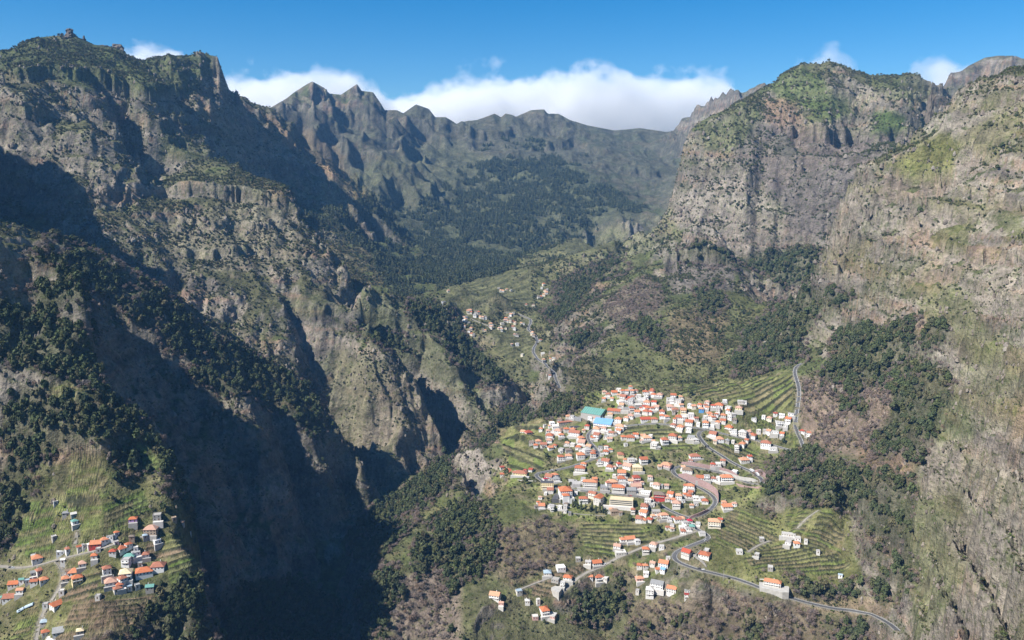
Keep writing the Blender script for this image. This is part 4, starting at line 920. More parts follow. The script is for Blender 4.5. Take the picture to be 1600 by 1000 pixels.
# where it grows
T_now = (Zf - CAM_Z) / rf
run = np.maximum.accumulate(T_now, 0); run = np.concatenate([np.full((1, run.shape[1]), -9), run[:-1]])
visible = (T_now >= run - 0.0015); view = (U > -60) & (U < 1660) & (V < 1040) & (V > 0)
cell = (rf * np.abs(dth_)) * (rf * np.abs(ds_)) * np.sqrt(1 + np.minimum(SL, 1.5) ** 2)
rgv = np.random.RandomState(5)
def scatter(w, dens, hid=0.25):
    p = w * (1 - keepout) * dens * cell * view * np.where(visible, 1.0, hid)
    k = rgv.poisson(np.clip(p, 0, 6)); i, j = np.nonzero(k); rep = k[i, j]; i = np.repeat(i, rep); j = np.repeat(j, rep)
    jr = (rgv.rand(len(i)) - 0.5); jt = (rgv.rand(len(i)) - 0.5)
    r_ = rf[i, 0] * np.exp(jr * ds_[i, 0]); t_ = th_f[j] + jt * dth_[0, j]
    return r_ * np.sin(t_), r_ * np.cos(t_), Zf[i, j], i, j
print('veg prep', time.time() - T_0)
# ------------------------------------------------------------------ buildings
def mat_c(name, c, k=0.82, sc=0.5, rough=0.85): return noisy_mat(name, c, tuple(x * k for x in c), sc, rough)
ROOF = {'o': [mat_c('roof_tiles', (0.50, 0.165, 0.075)), mat_c('roof_tiles', (0.40, 0.135, 0.07)), mat_c('roof_tiles', (0.54, 0.22, 0.115)), mat_c('roof_tiles', (0.36, 0.15, 0.095))],
 'q': [mat_c('faded_tiles', (0.60, 0.33, 0.20)), mat_c('faded_tiles', (0.55, 0.28, 0.17)), mat_c('faded_tiles', (0.50, 0.30, 0.22))],
 'r': [mat_c('red_tiles', (0.42, 0.09, 0.05)), mat_c('red_tiles', (0.34, 0.08, 0.05))], 'n': [mat_c('brown_roof', (0.24, 0.17, 0.12)), mat_c('brown_roof', (0.2, 0.16, 0.13))],
 'g': [mat_c('grey_roof', (0.34, 0.34, 0.33)), mat_c('grey_roof', (0.26, 0.26, 0.26))], 'f': [mat_c('pale_roof', (0.62, 0.59, 0.54)), mat_c('pale_roof', (0.50, 0.48, 0.45)), mat_c('pale_roof', (0.42, 0.40, 0.38))],
 'd': [mat_c('dark_roof', (0.09, 0.09, 0.10))], 'y': [mat_c('cream_roof', (0.68, 0.56, 0.36))], 'b': [mat_c('blue_roof', (0.18, 0.36, 0.60))], 't': [mat_c('teal_roof', (0.15, 0.33, 0.28))], 'm': [mat_c('crimson_roof', (0.42, 0.03, 0.06))], 's': [mat_c('slate_blue_roof', (0.34, 0.42, 0.48))]}
ROOFW = {'o': 'orange', 'q': 'peach', 'r': 'red', 'n': 'brown', 'g': 'grey', 'f': 'pale', 'd': 'dark', 'y': 'cream', 'b': 'blue', 't': 'teal', 'm': 'crimson', 's': 'bluish'}
WALL = {'w': [mat_c('white_wall', (0.72, 0.70, 0.66), 0.88), mat_c('white_wall', (0.62, 0.59, 0.54), 0.86), mat_c('white_wall', (0.76, 0.75, 0.73), 0.9)], 'y': [mat_c('yellow_wall', (0.74, 0.62, 0.36), 0.9)], 'c': [mat_c('cream_wall', (0.70, 0.63, 0.50), 0.9)],
 'p': [mat_c('pink_wall', (0.66, 0.42, 0.38), 0.9)], 'r': [mat_c('red_wall', (0.45, 0.06, 0.05), 0.9)], 'g': [mat_c('grey_wall', (0.38, 0.36, 0.33), 0.85)], 'b': [mat_c('blue_wall', (0.10, 0.28, 0.55), 0.9)], 'l': [mat_c('lilac_wall', (0.45, 0.28, 0.50), 0.9)], 'n': [mat_c('stone_wall', (0.40, 0.31, 0.23), 0.8)]}
WALLW = {'w': 'white', 'y': 'yellow', 'c': 'cream', 'p': 'pink', 'r': 'red', 'g': 'grey', 'b': 'blue', 'l': 'lilac', 'n': 'brown'}
M_GLASS = new_mat('window_glass', 0.15, 0.5)[0]; M_GLASS.node_tree.nodes['Principled BSDF'].inputs['Base Color'].default_value = (0.03, 0.04, 0.05, 1)
M_DOOR = mat_c('door_paint', (0.16, 0.10, 0.06)); M_CONC = mat_c('concrete', (0.46, 0.44, 0.40), 0.8, 0.3)
def box_me(name, x0, x1, y0, y1, z0, z1):
    vs = [(x, y, z) for z in (z0, z1) for y in (y0, y1) for x in (x0, x1)]
    return pydata(name, vs, [(0, 2, 3, 1), (4, 5, 7, 6), (0, 1, 5, 4), (2, 6, 7, 3), (0, 4, 6, 2), (1, 3, 7, 5)])
def roof_me(L, D, h, kind, rise):
    e = 0.45; x, y = L / 2 + e, D / 2 + e; t = 0.22
    lo = [(-x, -y, h - t), (x, -y, h - t), (x, y, h - t), (-x, y, h - t)]; up = [(-x, -y, h), (x, -y, h), (x, y, h), (-x, y, h)]
    sides = [(0, 3, 2, 1), (0, 1, 5, 4), (1, 2, 6, 5), (2, 3, 7, 6), (3, 0, 4, 7)]
    if kind == 'flat':
        p = 0.25; hp = h + 0.55; xi, yi = x - e - p, y - e - p; X_, Y_ = x - e + 0.06, y - e + 0.06
        vs = [(-X_, -Y_, h - 0.1), (X_, -Y_, h - 0.1), (X_, Y_, h - 0.1), (-X_, Y_, h - 0.1), (-X_, -Y_, hp), (X_, -Y_, hp), (X_, Y_, hp), (-X_, Y_, hp), (-xi, -yi, hp), (xi, -yi, hp), (xi, yi, hp), (-xi, yi, hp), (-xi, -yi, h + .1), (xi, -yi, h + .1), (xi, yi, h + .1), (-xi, yi, h + .1)]
        fs = sides + [(4, 5, 9, 8), (5, 6, 10, 9), (6, 7, 11, 10), (7, 4, 8, 11), (8, 9, 13, 12), (9, 10, 14, 13), (10, 11, 15, 14), (11, 8, 12, 15), (12, 13, 14, 15)]
        return pydata('roof', vs, fs)
    if kind == 'gable': r0, r1 = (-x, 0, h + rise), (x, 0, h + rise)
    else: k = max(0.3, x - y * 0.95); r0, r1 = (-k, 0, h + rise), (k, 0, h + rise)
    return pydata('roof', lo + up + [r0, r1], sides + [(4, 5, 9, 8), (6, 7, 8, 9), (5, 6, 9), (7, 4, 8)])
WIN_ME = box_me('window', -0.5, 0.5, -0.06, 0.06, -0.5, 0.5); WIN_ME.materials.append(M_GLASS)
DOOR_ME = box_me('door', -0.5, 0.5, -0.07, 0.07, 0, 1); DOOR_ME.materials.append(M_DOOR)
def child(name, me, parent, loc=(0, 0, 0), scale=(1, 1, 1), rz=0, mat=None):
    o = bpy.data.objects.new(name, me); S.collection.objects.link(o); o.parent = parent; o.location = loc; o.scale = scale; o.rotation_euler[2] = rz
    if mat is not None and not me.materials: me.materials.append(mat)
    return o
rb = random.Random(11)
BLD = []
def site(u, v, wpx, hw, L=None, D=None):
    x, y, z = GF.hit(u, v)
    for _ in range(2):
        r_ = math.hypot(x, y); x, y, z = GF.hit(u, v + hw * 0.93 * F_PX / r_ / math.cos(math.atan2(x, y)) * 0.9)
    sl_ = math.sqrt(x * x + y * y + (CAM_Z - z) ** 2) * math.cos(math.atan2(x, y)); return x, y, z, wpx * sl_ / F_PX
def building(u, v, wpx, roof='o', wall='w', st=1, kind=None, yaw=None, depth=None, name='house', cat='house', label=None, pit=None, wins=True, extra=(), skew=0, terrace=None):
    hw = st * 2.9 + 0.3
    x, y, z, W_ = site(u, v, wpx, hw)
    W_ = max(5.0, W_ * 0.92)
    if yaw is None: yaw = -math.atan2(x, y) + R(rb.choice([-14, -8, 0, 6, 12, 20, -20]) + rb.uniform(-5, 5))
    if depth is None: depth = min(max(W_ * rb.uniform(0.7, 0.95), 4.5), 12)
    L_, D_ = W_ / (math.cos(0.25) + 0.12), depth
    if name == 'house':
        for b_ in BLD:
            if math.hypot(b_['x'] - x, b_['y'] - y) < 0.30 * (b_['L'] + L_): return None
        if kind is None and rb.random() < 0.22 and L_ > 7: L_, D_ = D_, L_; yaw += 0.0
    cs, sn = math.cos(yaw), math.sin(yaw)
    gz = [GF.at(x + a * L_ / 2 * cs - b_ * D_ / 2 * sn, y + a * L_ / 2 * sn + b_ * D_ / 2 * cs) for a in (-1, 1) for b_ in (-1, 1)] + [z]
    z0 = 0.65 * max(gz) + 0.35 * sum(gz) / 5; z0 = min(z0, min(gz) + 4.5); low = min(gz) - z0 - 1.2
    root = bpy.data.objects.new(name, None); S.collection.objects.link(root); root.location = (x, y, z0); root.rotation_euler[2] = yaw; root.empty_display_size = 0.5
    kind = kind or ('flat' if roof in 'fdgs' and rb.random() < 0.8 else rb.choice(['hip', 'hip', 'gable']))
    rise = pit if pit is not None else min(D_, L_) * 0.5 * 0.6
    wm = rb.choice(WALL[wall]); rm = rb.choice(ROOF[roof])
    if kind == 'gable':
        hx, hy = L_ / 2, D_ / 2; vs = [(a, b_, c) for c in (low, hw - 0.15) for (a, b_) in ((-hx, -hy), (hx, -hy), (hx, hy), (-hx, hy))] + [(-hx, 0, hw + rise - 0.25), (hx, 0, hw + rise - 0.25)]
        wme = pydata('wall', vs, [(0, 1, 5, 4), (1, 2, 6, 9, 5), (2, 3, 7, 6), (3, 0, 4, 8, 7)])
    else: wme = box_me('wall', -L_ / 2, L_ / 2, -D_ / 2, D_ / 2, low, hw - 0.12)
    w_ob = child('wall', wme, root, mat=wm)
    child('roof', roof_me(L_, D_, hw, kind, rise), root, mat=rm if kind != 'flat' or rb.random() < 0.75 else wm)
    if kind != 'flat' and rb.random() < 0.55 and L_ > 6:
        cx = rb.uniform(-L_ / 3, L_ / 3); child('chimney', box_me('chimney', cx - 0.4, cx + 0.4, D_ * 0.12, D_ * 0.12 + 0.7, hw, hw + rise + 0.9), root, mat=WALL['w'][0])
    if wins and L_ > 4.4:
        nx_ = max(1, int(L_ / 3.1)); ny_ = max(1, int(D_ / 4)); dk = rb.randrange(nx_)
        for s_ in range(st):
            zc = s_ * 2.9 + 1.65
            for k in range(nx_):
                xx = (k + 0.5) / nx_ * L_ - L_ / 2
                if s_ == 0 and k == dk: child('door', DOOR_ME, root, (xx, -D_ / 2 - 0.02, 0.05), (1.1, 1, 2.2)); continue
                child('window', WIN_ME, root, (xx, -D_ / 2 - 0.02, zc), (1.25, 1, 1.25))
            for k in range(ny_):
                yy = (k + 0.5) / ny_ * D_ - D_ / 2
                child('window', WIN_ME, root, (-L_ / 2 - 0.02, yy, zc), (1.1, 1, 1.15), PI / 2); child('window', WIN_ME, root, (L_ / 2 + 0.02, yy, zc), (1.1, 1, 1.15), PI / 2)
        if st >= 2 and rb.random() < 0.6:
            child('balcony', box_me('balcony', -L_ * 0.42, L_ * 0.42, -D_ / 2 - 1.3, -D_ / 2 - 0.14, 2.75, 3.7 if rb.random() < .5 else 2.95), root, mat=WALL['w'][0])
    if terrace or (terrace is None and rb.random() < 0.4 and L_ > 6 and name == 'house'):
        tw = L_ * rb.uniform(0.55, 0.75); ty = D_ / 2 + rb.uniform(2.0, 4.5); sh_ = rb.uniform(-1, 1) * L_ * 0.2
        child('terrace', box_me('terrace', sh_ - tw, sh_ + tw, -ty, -D_ / 2 - 0.1, low - 2.2, -0.25), root, mat=rb.choice([M_CONC, WALL['w'][1], WALL['g'][0], ROOF['f'][1]]))
    for e_ in extra: e_(root, L_, D_, hw, low, rm, wm)
    BLD.append(dict(o=root, x=x, y=y, u=u, v=v, L=L_, w=wpx, roof=roof, wall=wall, st=st, kind=kind, label=label, cat=cat))
    if label: root['label'] = label; root['category'] = cat
    return root
PI = math.pi
def crop(x0, y0, s, rows):
    for row in rows:
        X_, Y_, W_ = row[:3]; a = row[3] if len(row) > 3 else 'ow1'
        yield x0 + X_ / s, y0 + Y_ / s, W_ / s, a[0], a[1], int(a[2])
def annex(sx, sy, sw, sd, sh, roof='o'):
    def f(root, L_, D_, hw, low, rm, wm):
        a = sw * L_; d = sd * D_; cx, cy = sx * L_, sy * D_
        child('wing', box_me('wing', cx - a / 2, cx + a / 2, cy - d / 2, cy + d / 2, low, sh - 0.1), root, mat=wm)
        r_ = child('wing_roof', roof_me(a, d, sh, 'hip' if roof != 'f' else 'flat', min(a, d) * 0.2), root, mat=rm if roof == 'o' else ROOF['f'][0]); r_.location = (cx, cy, 0)
    return f
def bands(n):
    def f(root, L_, D_, hw, low, rm, wm):
        for k in range(n): child('window_band', WIN_ME, root, (0, -D_ / 2 - 0.02, 1.7 + 2.9 * k), (L_ * 0.94, 1.2, 1.3)); child('window_band', WIN_ME, root, (L_ / 2 + 0.02, 0, 1.7 + 2.9 * k), (D_ * 0.9, 1.2, 1.3), PI / 2)
    return f
def ribs(root, L_, D_, hw, low, rm, wm):
    n = 9
    for k in range(n):
        xx = -L_ / 2 + (k + 0.5) * L_ / n; me = pydata('roof_rib', [(xx - .3, -D_ / 2 - .5, hw + .05), (xx + .3, -D_ / 2 - .5, hw + .05), (xx + .3, 0, hw + 7.05), (xx - .3, 0, hw + 7.05), (xx, -D_ / 2 - .5, hw + .5), (xx, 0, hw + 7.5)], [(0, 1, 4), (0, 4, 5, 3), (1, 2, 5, 4), (2, 3, 5)])
        child('roof_rib', me, root, mat=rm)
B = building
# landmark buildings
B(930, 639, 40, 't', 'g', 2, 'gable', yaw=R(-32), depth=38, name='sports_hall', cat='hall', label='long hall with a ribbed sea-green roof at the upper left edge of the village', pit=7.0, wins=False, extra=(ribs,), terrace=False)
B(960, 641, 24, 'o', 'g', 1, 'gable', yaw=R(-20), depth=12, name='hall_annex', cat='building', label='low orange-roofed block right behind the green-roofed hall', terrace=False)
B(944.5, 653, 33, 'b', 'w', 2, 'gable', yaw=R(-22), depth=32, name='market_hall', cat='hall', label='white hall with a big plain blue roof beside the green-roofed hall', pit=6.5, extra=(bands(1),), terrace=False)
B(883, 657.5, 29, 'o', 'c', 2, 'gable', yaw=R(20), depth=9, name='school_block', cat='school', label='long narrow block with a bright orange roof left of the blue-roofed hall', pit=1.4, terrace=False)
B(901, 665, 27, 'd', 'g', 1, 'flat', yaw=R(20), depth=6, name='covered_walk', cat='building', label='long low dark-roofed gallery below the sports court by the blue-roofed hall', terrace=False)
B(883, 765, 22, 'o', 'w', 4, 'hip', yaw=R(8), depth=20, name='parish_church', cat='church', label='tall white church with big orange hipped roof and lower wing above the cypresses', pit=5, extra=(annex(-0.12, -0.78, 0.55, 0.5, 8.4), annex(0.3, -0.9, 0.5, 0.35, 3.4, 'f')), terrace=True)
B(922, 751.5, 26, 'o', 'w', 3, 'hip', yaw=R(-8), depth=11, name='town_hall', cat='town hall', label='long white three-storey building with orange roof beside the small grey court', pit=2.6, terrace=True)
B(966, 762, 23, 'o', 'w', 2, 'hip', yaw=R(-10), depth=13, name='civic_building', cat='building', label='wide white building with orange hipped roof on the main street, right of town hall', pit=3)
B(911.5, 779.5, 16, 'o', 'w', 2, 'hip', yaw=R(0), depth=9, label='white house with orange hipped roof directly behind the left of the cypress row', terrace=False)
B(926, 772, 14, 'o', 'c', 2, 'gable', yaw=R(-30), depth=8, name='chapel', cat='chapel', label='cream gabled chapel behind the middle of the cypress row', terrace=False)
B(935.5, 778, 15, 'o', 'w', 3, 'gable', yaw=R(58), depth=12, name='presbytery', cat='building', label='white gable-ended building behind the right end of the cypress row', terrace=False)
B(971, 781, 42, 'c' if 0 else 'y', 'c', 3, 'flat', yaw=R(-12), depth=14, name='school', cat='school', label='long cream flat-roofed school with dark window bands below the main street', extra=(bands(3),), wins=False, terrace=True)
B(855, 754.5, 23, 'd', 'y', 3, 'flat', yaw=R(-4), depth=9, label='yellow and white block under a dark flat roof at the left street bend', terrace=True)
B(1077.5, 901, 17.5, 'g', 'w', 4, 'flat', yaw=R(-6), depth=9, name='tower_house', cat='house', label='tall white house with two bright red upper storeys below the valley road', terrace=False,
  extra=(lambda root, L_, D_, hw, low, rm, wm: child('red_storey', box_me('red_storey', -L_ / 2 - 0.12, L_ / 2 + 0.12, -D_ / 2 - 0.12, D_ / 2 + 0.05, 5.9, 8.9), root, mat=WALL['r'][0]),
         lambda root, L_, D_, hw, low, rm, wm: [child('roof_post', box_me('roof_post', a - .15, a + .15, b_ - .15, b_ + .15, hw, hw + 2.4), root, mat=WALL['w'][0]) for a in (-L_ * .4, 0, L_ * .4) for b_ in (-D_ * .4, D_ * .4)]))
villa = B(1207.5, 904, 29, 'o', 'w', 2, 'hip', yaw=R(-24), depth=9, name='villa', cat='house', label='large white villa with orange hipped roof on a walled fan-shaped terrace above the road', pit=3, terrace=False)
B(1116, 814.5, 22, 'q', 'c', 3, 'hip', yaw=R(-12), depth=11, label='large cream three-storey house with faded orange roof beside the lowest street junction')
B(1097, 832, 11, 'f', 'w', 1, 'flat', yaw=R(0), depth=8, name='kiosk', cat='building', label='small pale flat-roofed shelter on the grass island at the lowest junction', wins=False)
B(1073, 862, 16, 'r', 'w', 2, 'gable', yaw=R(-40), depth=10, label='white chalet with steep dark red roof inside the bend of the valley road', pit=4)
B(1101, 866, 19, 'o', 'w', 1, 'hip', yaw=R(-28), depth=13, label='square white house with bright orange pyramid roof right of the road bend', pit=3)
B(1232, 834, 24, 'f', 'w', 1, 'flat', yaw=R(-18), depth=6, label='long white flat-roofed farmhouse alone amid the green terraces')
B(1313, 898.5, 7, 's', 'w', 1, 'gable', depth=4, name='hut', cat='hut', label='tiny white hut with bluish roof above the dark hedge of trees', terrace=False)
B(853, 749, 10, 'm', 'w', 1, 'flat', label='low white building with crimson flat roof at the left street bend', depth=6, terrace=False)
ROWS = [
 (760, 590, 6.154, [(1170,165,55),(1230,145,65),(1310,130,50,'ow2'),(1350,130,40,'ow2'),(1320,188,75,'ow2'),(1400,130,42,'ow2'),(1442,125,42),(1405,188,48),(1445,172,42),(1290,228,70,'fw1'),(1385,228,60,'fw2'),(1530,140,65),(1590,130,60),(1500,198,90,'fw1'),(1545,235,85,'qw1'),(1460,262,80,'fg1'),(1550,290,70),
  (1450,330,65),(1390,365,80,'qw1'),(1530,375,115,'rw1'),(1350,300,70,'gg1'),(1270,388,75,'ow2'),(1285,460,100,'qw2'),(1275,512,60),(1060,490,72,'qw1'),(1130,485,60,'qw1'),(1065,553,85,'ow2'),(1150,572,50,'gw1'),(1205,535,62),(1320,575,60),(1385,575,92),(1435,545,60),(1540,590,95,'qw1'),(850,530,125,'ow2'),(770,500,60),(720,555,58),
  (690,515,85,'qw1'),(610,560,80),(595,515,55,'qw1'),(630,440,55,'fw2'),(665,470,75,'fw1'),(525,500,40),(405,530,78,'rp1'),(500,610,62,'qw1'),(605,605,60,'qw1'),(550,645,72),(475,655,48),(615,675,55),(910,585,72),(920,618,110,'qw1'),(885,670,62),(830,640,55,'fw1'),(985,660,60,'qw1'),(790,700,72,'ng1'),(970,470,52,'rw1'),
  (715,765,72,'ow2'),(790,755,75,'qw1'),(905,745,88,'ow2'),(1025,735,58,'ow2'),(965,700,82,'fw2'),(1155,665,52),(1150,712,62),(1095,680,50,'gw1'),(1290,740,88,'oy1'),(1150,805,88,'ow2'),(1190,860,82),(1100,812,62,'gw2'),(1275,830,62,'rw1'),(1360,850,95,'qw1'),(1450,865,105,'yy2'),(1390,790,72,'fw2'),(1510,790,82,'ow2'),
  (900,870,115,'ow2'),(935,832,62),(430,882,58,'rw1'),(215,880,130,'oy1'),(330,915,145,'oy1'),(605,950,82),(1300,915,92,'ow2'),(1440,965,82,'rp2'),(1575,955,52,'qw1'),(1295,968,92,'ow1'),(1230,940,40,'fw1'),(560,460,30,'fw1'),(1110,740,40,'fw1'),(1000,390,60,'fw1'),(1340,640,40,'fw1')]),
 (1000, 590, 6.154, [(130,165,60),(190,170,70,'qw1'),(320,175,62,'ow2'),(280,207,52,'fw1'),(370,222,75,'fw2'),(290,268,95,'qw1'),(335,305,70),(395,268,48,'qw1'),(415,308,80,'qy2'),(160,285,62,'qw1'),(85,285,60),(60,325,80),(140,385,72),(210,365,52),(258,368,60),(375,370,82),(425,385,45,'fw1'),(490,350,72,'fw2'),(475,412,82),
  (575,265,52),(590,300,66,'qb1'),(480,265,52,'fw1'),(760,262,95),(750,302,52,'fw2'),(850,285,62,'fw1'),(965,235,62,'fw1'),(950,288,72,'qy1'),(670,342,62),(680,372,52,'qw1'),(625,378,42,'fw1'),(630,430,68,'ow2'),(700,430,60,'fw1'),(800,360,55),(750,420,60),(800,412,60),(860,430,90,'ow2'),(905,465,80,'fw2'),(720,482,100,'fw1'),
  (1095,378,62,'gw1'),(1125,415,105,'rw1'),(1025,465,82,'qw1'),(985,512,95,'fw2'),(1078,545,90,'ow1'),(1140,502,50,'fw1'),(1300,500,90,'fw1'),(1430,370,82,'ow2'),(1365,345,62,'fw1'),(1450,330,60,'fw1'),(1340,400,80,'fw2'),(1300,350,40,'rw1'),(1560,480,60,'rw1'),(390,460,78),(320,450,62),(470,500,62,'fw1'),(705,518,92),
  (765,588,90,'qw1'),(490,580,100,'gw1'),(895,614,34,'fw1'),(985,632,75),(1210,625,110,'ow2'),(1280,690,82,'fw1'),(50,588,92,'qw1'),(140,635,82,'fw2'),(235,602,78,'ow2'),(315,568,92,'ow2'),(525,755,115,'ow1'),(1000,792,100,'qw1'),(255,835,110,'qp1'),(455,885,112,'nw1'),(575,957,82),(640,950,62,'fw2'),(705,972,62),
  (830,962,132,'ow2'),(30,800,82,'ow2'),(110,972,92),(1060,790,50,'fw1'),(910,905,60,'gw1'),(750,830,70,'fw1'),(1400,450,50,'fw1'),(1190,370,40,'fw1'),(560,440,40,'fw1'),(860,350,40,'gw1')]),
 (820, 700, 8.0, [(305,350,95),(400,385,92,'gw1'),(320,530,92),(990,490,140,'gg1'),(1300,740,165),(1352,770,70,'ow2'),(210,715,112),(330,720,82,'fw1'),(1095,422,130,'qp1'),(1210,312,100,'ow2'),(1225,388,122),(1400,372,105,'rp2'),(1565,380,92),(1390,468,140,'qp1'),(1330,525,130,'gg1'),(1510,530,150,'fw1'),(1235,452,72,'gw2'),
  (1495,730,130,'ow2'),(1490,805,102),(1430,880,130),(1560,892,80,'rw1'),(1595,630,62),(1535,655,92,'fw2'),(1120,790,120,'nn1'),(440,730,60,'fw1'),(500,780,70,'fw1'),(1350,560,50,'fw1'),(260,560,40,'fw1'),(640,560,50,'fw1')]),
 (1000, 700, 8.0, [(130,372,120,'qw2'),(630,480,112),(385,575,102),(240,592,160,'nr2'),(485,590,92,'qw2'),(455,690,115,'qw2'),(810,655,92,'ow1'),(1085,725,142),(470,895,95),(300,840,112,'qw2'),(200,800,120,'dg1'),(330,470,62,'qw1'),(210,462,102,'qw1'),(690,622,82,'fw1'),(570,930,92,'fw1'),(650,972,82,'tg1'),(100,880,80),(620,905,70,'mw1'),
  (400,960,60,'fw1'),(30,540,60,'fw1'),(1050,680,70,'qw1'),(560,520,50,'fw1'),(700,690,60,'fw1'),(540,650,50,'gw1'),(150,700,70,'fw1'),(370,880,60,'fw1')]),
 (960, 820, 6.667, [(160,140,112),(85,150,62),(240,162,60,'fw1'),(30,228,82,'qw1'),(62,290,125,'fw1'),(325,252,82,'ow2'),(410,202,82,'qw1'),(490,228,62,'fw1'),(715,68,72),(765,45,62,'fw1'),(960,262,70,'fg1'),(515,382,112,'ow2'),(400,402,62,'qw1'),(262,422,62),(322,426,62),(450,462,52),(508,467,55,'bw1'),(262,540,92,'qp1'),(225,590,120,'nn1'),
  (450,562,150,'gw2'),(507,562,60,'mw1'),(600,612,112,'ow2'),(480,645,110,'gw1'),(370,665,92,'fw3'),(1300,270,72,'fw1'),(560,335,50,'fw1'),(330,500,60,'fw1'),(360,720,60,'fw1'),(700,20,60,'fw1'),(600,40,50,'qw1'),(240,690,30,'fw1')]),
 (740, 820, 6.25, [(210,668,112,'qw2'),(442,640,62,'sw1'),(272,762,52,'qp1'),(525,745,52,'fw1'),(630,735,32,'fw2'),(692,822,110,'ow2'),(770,882,90,'fp1'),(600,892,62,'fp1'),(920,512,92,'ow1'),(850,415,92,'fw1'),(720,462,82,'sw1'),(870,580,52,'fw2'),(1200,360,100),(1180,398,90),(1222,436,92,'ow2'),(1120,350,62,'fw1'),(1288,482,82,'fw1'),
  (1140,465,52),(1400,222,82,'qw1'),(1020,328,52,'fg1'),(800,530,80,'fg1')]),
 (1160, 780, 5.0, [(430,302,52,'fw1'),(422,352,52,'ow1'),(358,342,55,'fw1'),(218,530,50,'fg1'),(385,243,50,'fw2'),(495,320,30,'fw1'),(590,400,24,'fw1'),(150,310,40,'fg1'),(115,430,40,'fg1')]),
 (0, 780, 4.545, [(265,422,78),(285,472,66),(242,502,50,'gg1'),(100,592,76),(156,578,38,'tw1'),(196,583,38,'sw1'),(245,580,56),(312,563,62),(70,668,92),(145,642,52,'qw1'),(430,348,60,'fw1'),(488,345,50),(565,333,40),(685,300,85,'or1'),(740,258,56),(785,240,50,'gw1'),(670,380,48),(585,422,72,'qw1'),(535,462,102),(490,514,46,'nw1'),(550,560,78,'oy2'),
  (470,568,62),(440,657,40,'fw1'),(408,722,96),(325,750,40,'fw1'),(530,145,46,'tw1'),(470,85,52,'gg1'),(522,92,42,'fg1'),(320,855,62,'sw1'),(430,897,112,'gw1'),(325,922,62),(365,972,82,'fw1'),(570,913,54,'yg1'),(450,430,30,'fw1'),(385,265,30,'fg1'),(395,12,25,'fw1'),(540,405,40,'fg1'),(240,380,30,'fw1'),(600,320,30,'fw1'),(640,335,30,'fw1'),(20,690,40,'tg1'),(700,350,35,'fw1')]),
 (140, 780, 4.545, [(310,137,62,'ol1'),(482,112,62,'gg2'),(440,188,102,'qn2'),(190,222,38),(395,263,34,'sg1'),(402,300,82),(478,287,52,'gw1'),(225,322,76,'ow1'),(277,322,50),(165,352,52,'rw1'),(150,400,72),(285,400,82,'tw1'),(330,383,60,'gw1'),(400,399,52),(265,430,72,'fw2'),(248,463,72,'qp1'),(490,470,106),(390,511,130),(260,520,96,'yw2'),
  (150,578,96,'qw1'),(235,567,62,'ow2'),(214,608,52),(200,636,62),(125,505,62,'ow2'),(62,692,34,'fw1'),(285,622,28,'sw1'),(340,612,36,'gw1'),(430,627,62,'tg1'),(700,135,36,'sw1'),(302,270,42,'nn1'),(120,540,40,'fw1'),(190,300,34,'fw1'),(330,350,30,'fw1'),(600,130,34,'fn1'),(655,145,34,'qg1'),(360,455,34,'gg1')]),
]
for x0, y0, s_, rows in ROWS:
    for e in crop(x0, y0, s_, rows): building(*e)
main_ = [b_ for b_ in BLD if b_['u'] > 780 and b_['v'] < 830]
for k in range(230):
    b_ = main_[rb.randrange(len(main_))]; du = rb.choice([-1, 1]) * rb.uniform(5, 12); dv = rb.uniform(-7, 7); u_, v_ = b_['u'] + du, b_['v'] + dv
    x_, y_, z_ = GF.hit(u_, v_ + 4); i_ = int(np.clip(np.searchsorted(s_f, math.log(math.hypot(x_, y_))), 0, len(s_f) - 1)); j_ = int(np.searchsorted(th_f, math.atan2(x_, y_)))
    if flat_d[i_, j_] < 3.5: continue
    hue = rb.choice(['ow1', 'qw1', 'ow1', 'fw1', 'ow2', 'qw1', 'fw1', 'gg1', 'qc1', 'ow1', 'fw2', 'rw1', 'ng1'])
    building(u_, v_, rb.uniform(5.5, 10), hue[0], hue[1], int(hue[2]))
print('houses', len(BLD), time.time() - T_0)
# the far hamlets, seen small
far_spots = [(320,292),(340,280),(400,300),(425,300),(300,345),(285,350),(390,325),(440,345),(465,350),(490,345),(345,300),(280,380),(300,370),(330,400),(285,435),(350,455),(330,480),(355,510),(375,520),(540,410),(560,425),(545,440),(490,475),(470,470),(690,360),(720,345),(740,320),(765,305),(680,380),(705,385),(735,380),(760,390),
 (655,410),(670,400),(645,440),(625,460),(650,465),(690,455),(760,440),(775,455),(840,405),(860,410),(780,400),(775,515),(800,522),(1060,25),(1040,60),(1075,90),(1095,75),(1085,110),(1060,130),(1010,150),(1030,150),(620,60),(640,85),(740,85),(700,75),(950,500),(965,525),(1030,570),(1050,690),(1130,720),(1160,715),(1060,770),(1070,860),(1095,870),(1120,900),(850,715),(750,615),(80,195),(130,90),(660,90),(960,230),(890,225),(800,610)]
nf = 0
FAR_N = []
for k, (X_, Y_) in enumerate(far_spots):
    hue = 'qqnofqg'[k % 7] + 'cwcgw'[k % 5]
    o = building(680 + X_ / 6.25, 440 + Y_ / 6.25, rb.uniform(4.0, 6.5), hue[0], hue[1], 1 + (k % 3 == 0), wins=True, terrace=False)
    if o: nf += 1; BLD[-1]['far'] = True
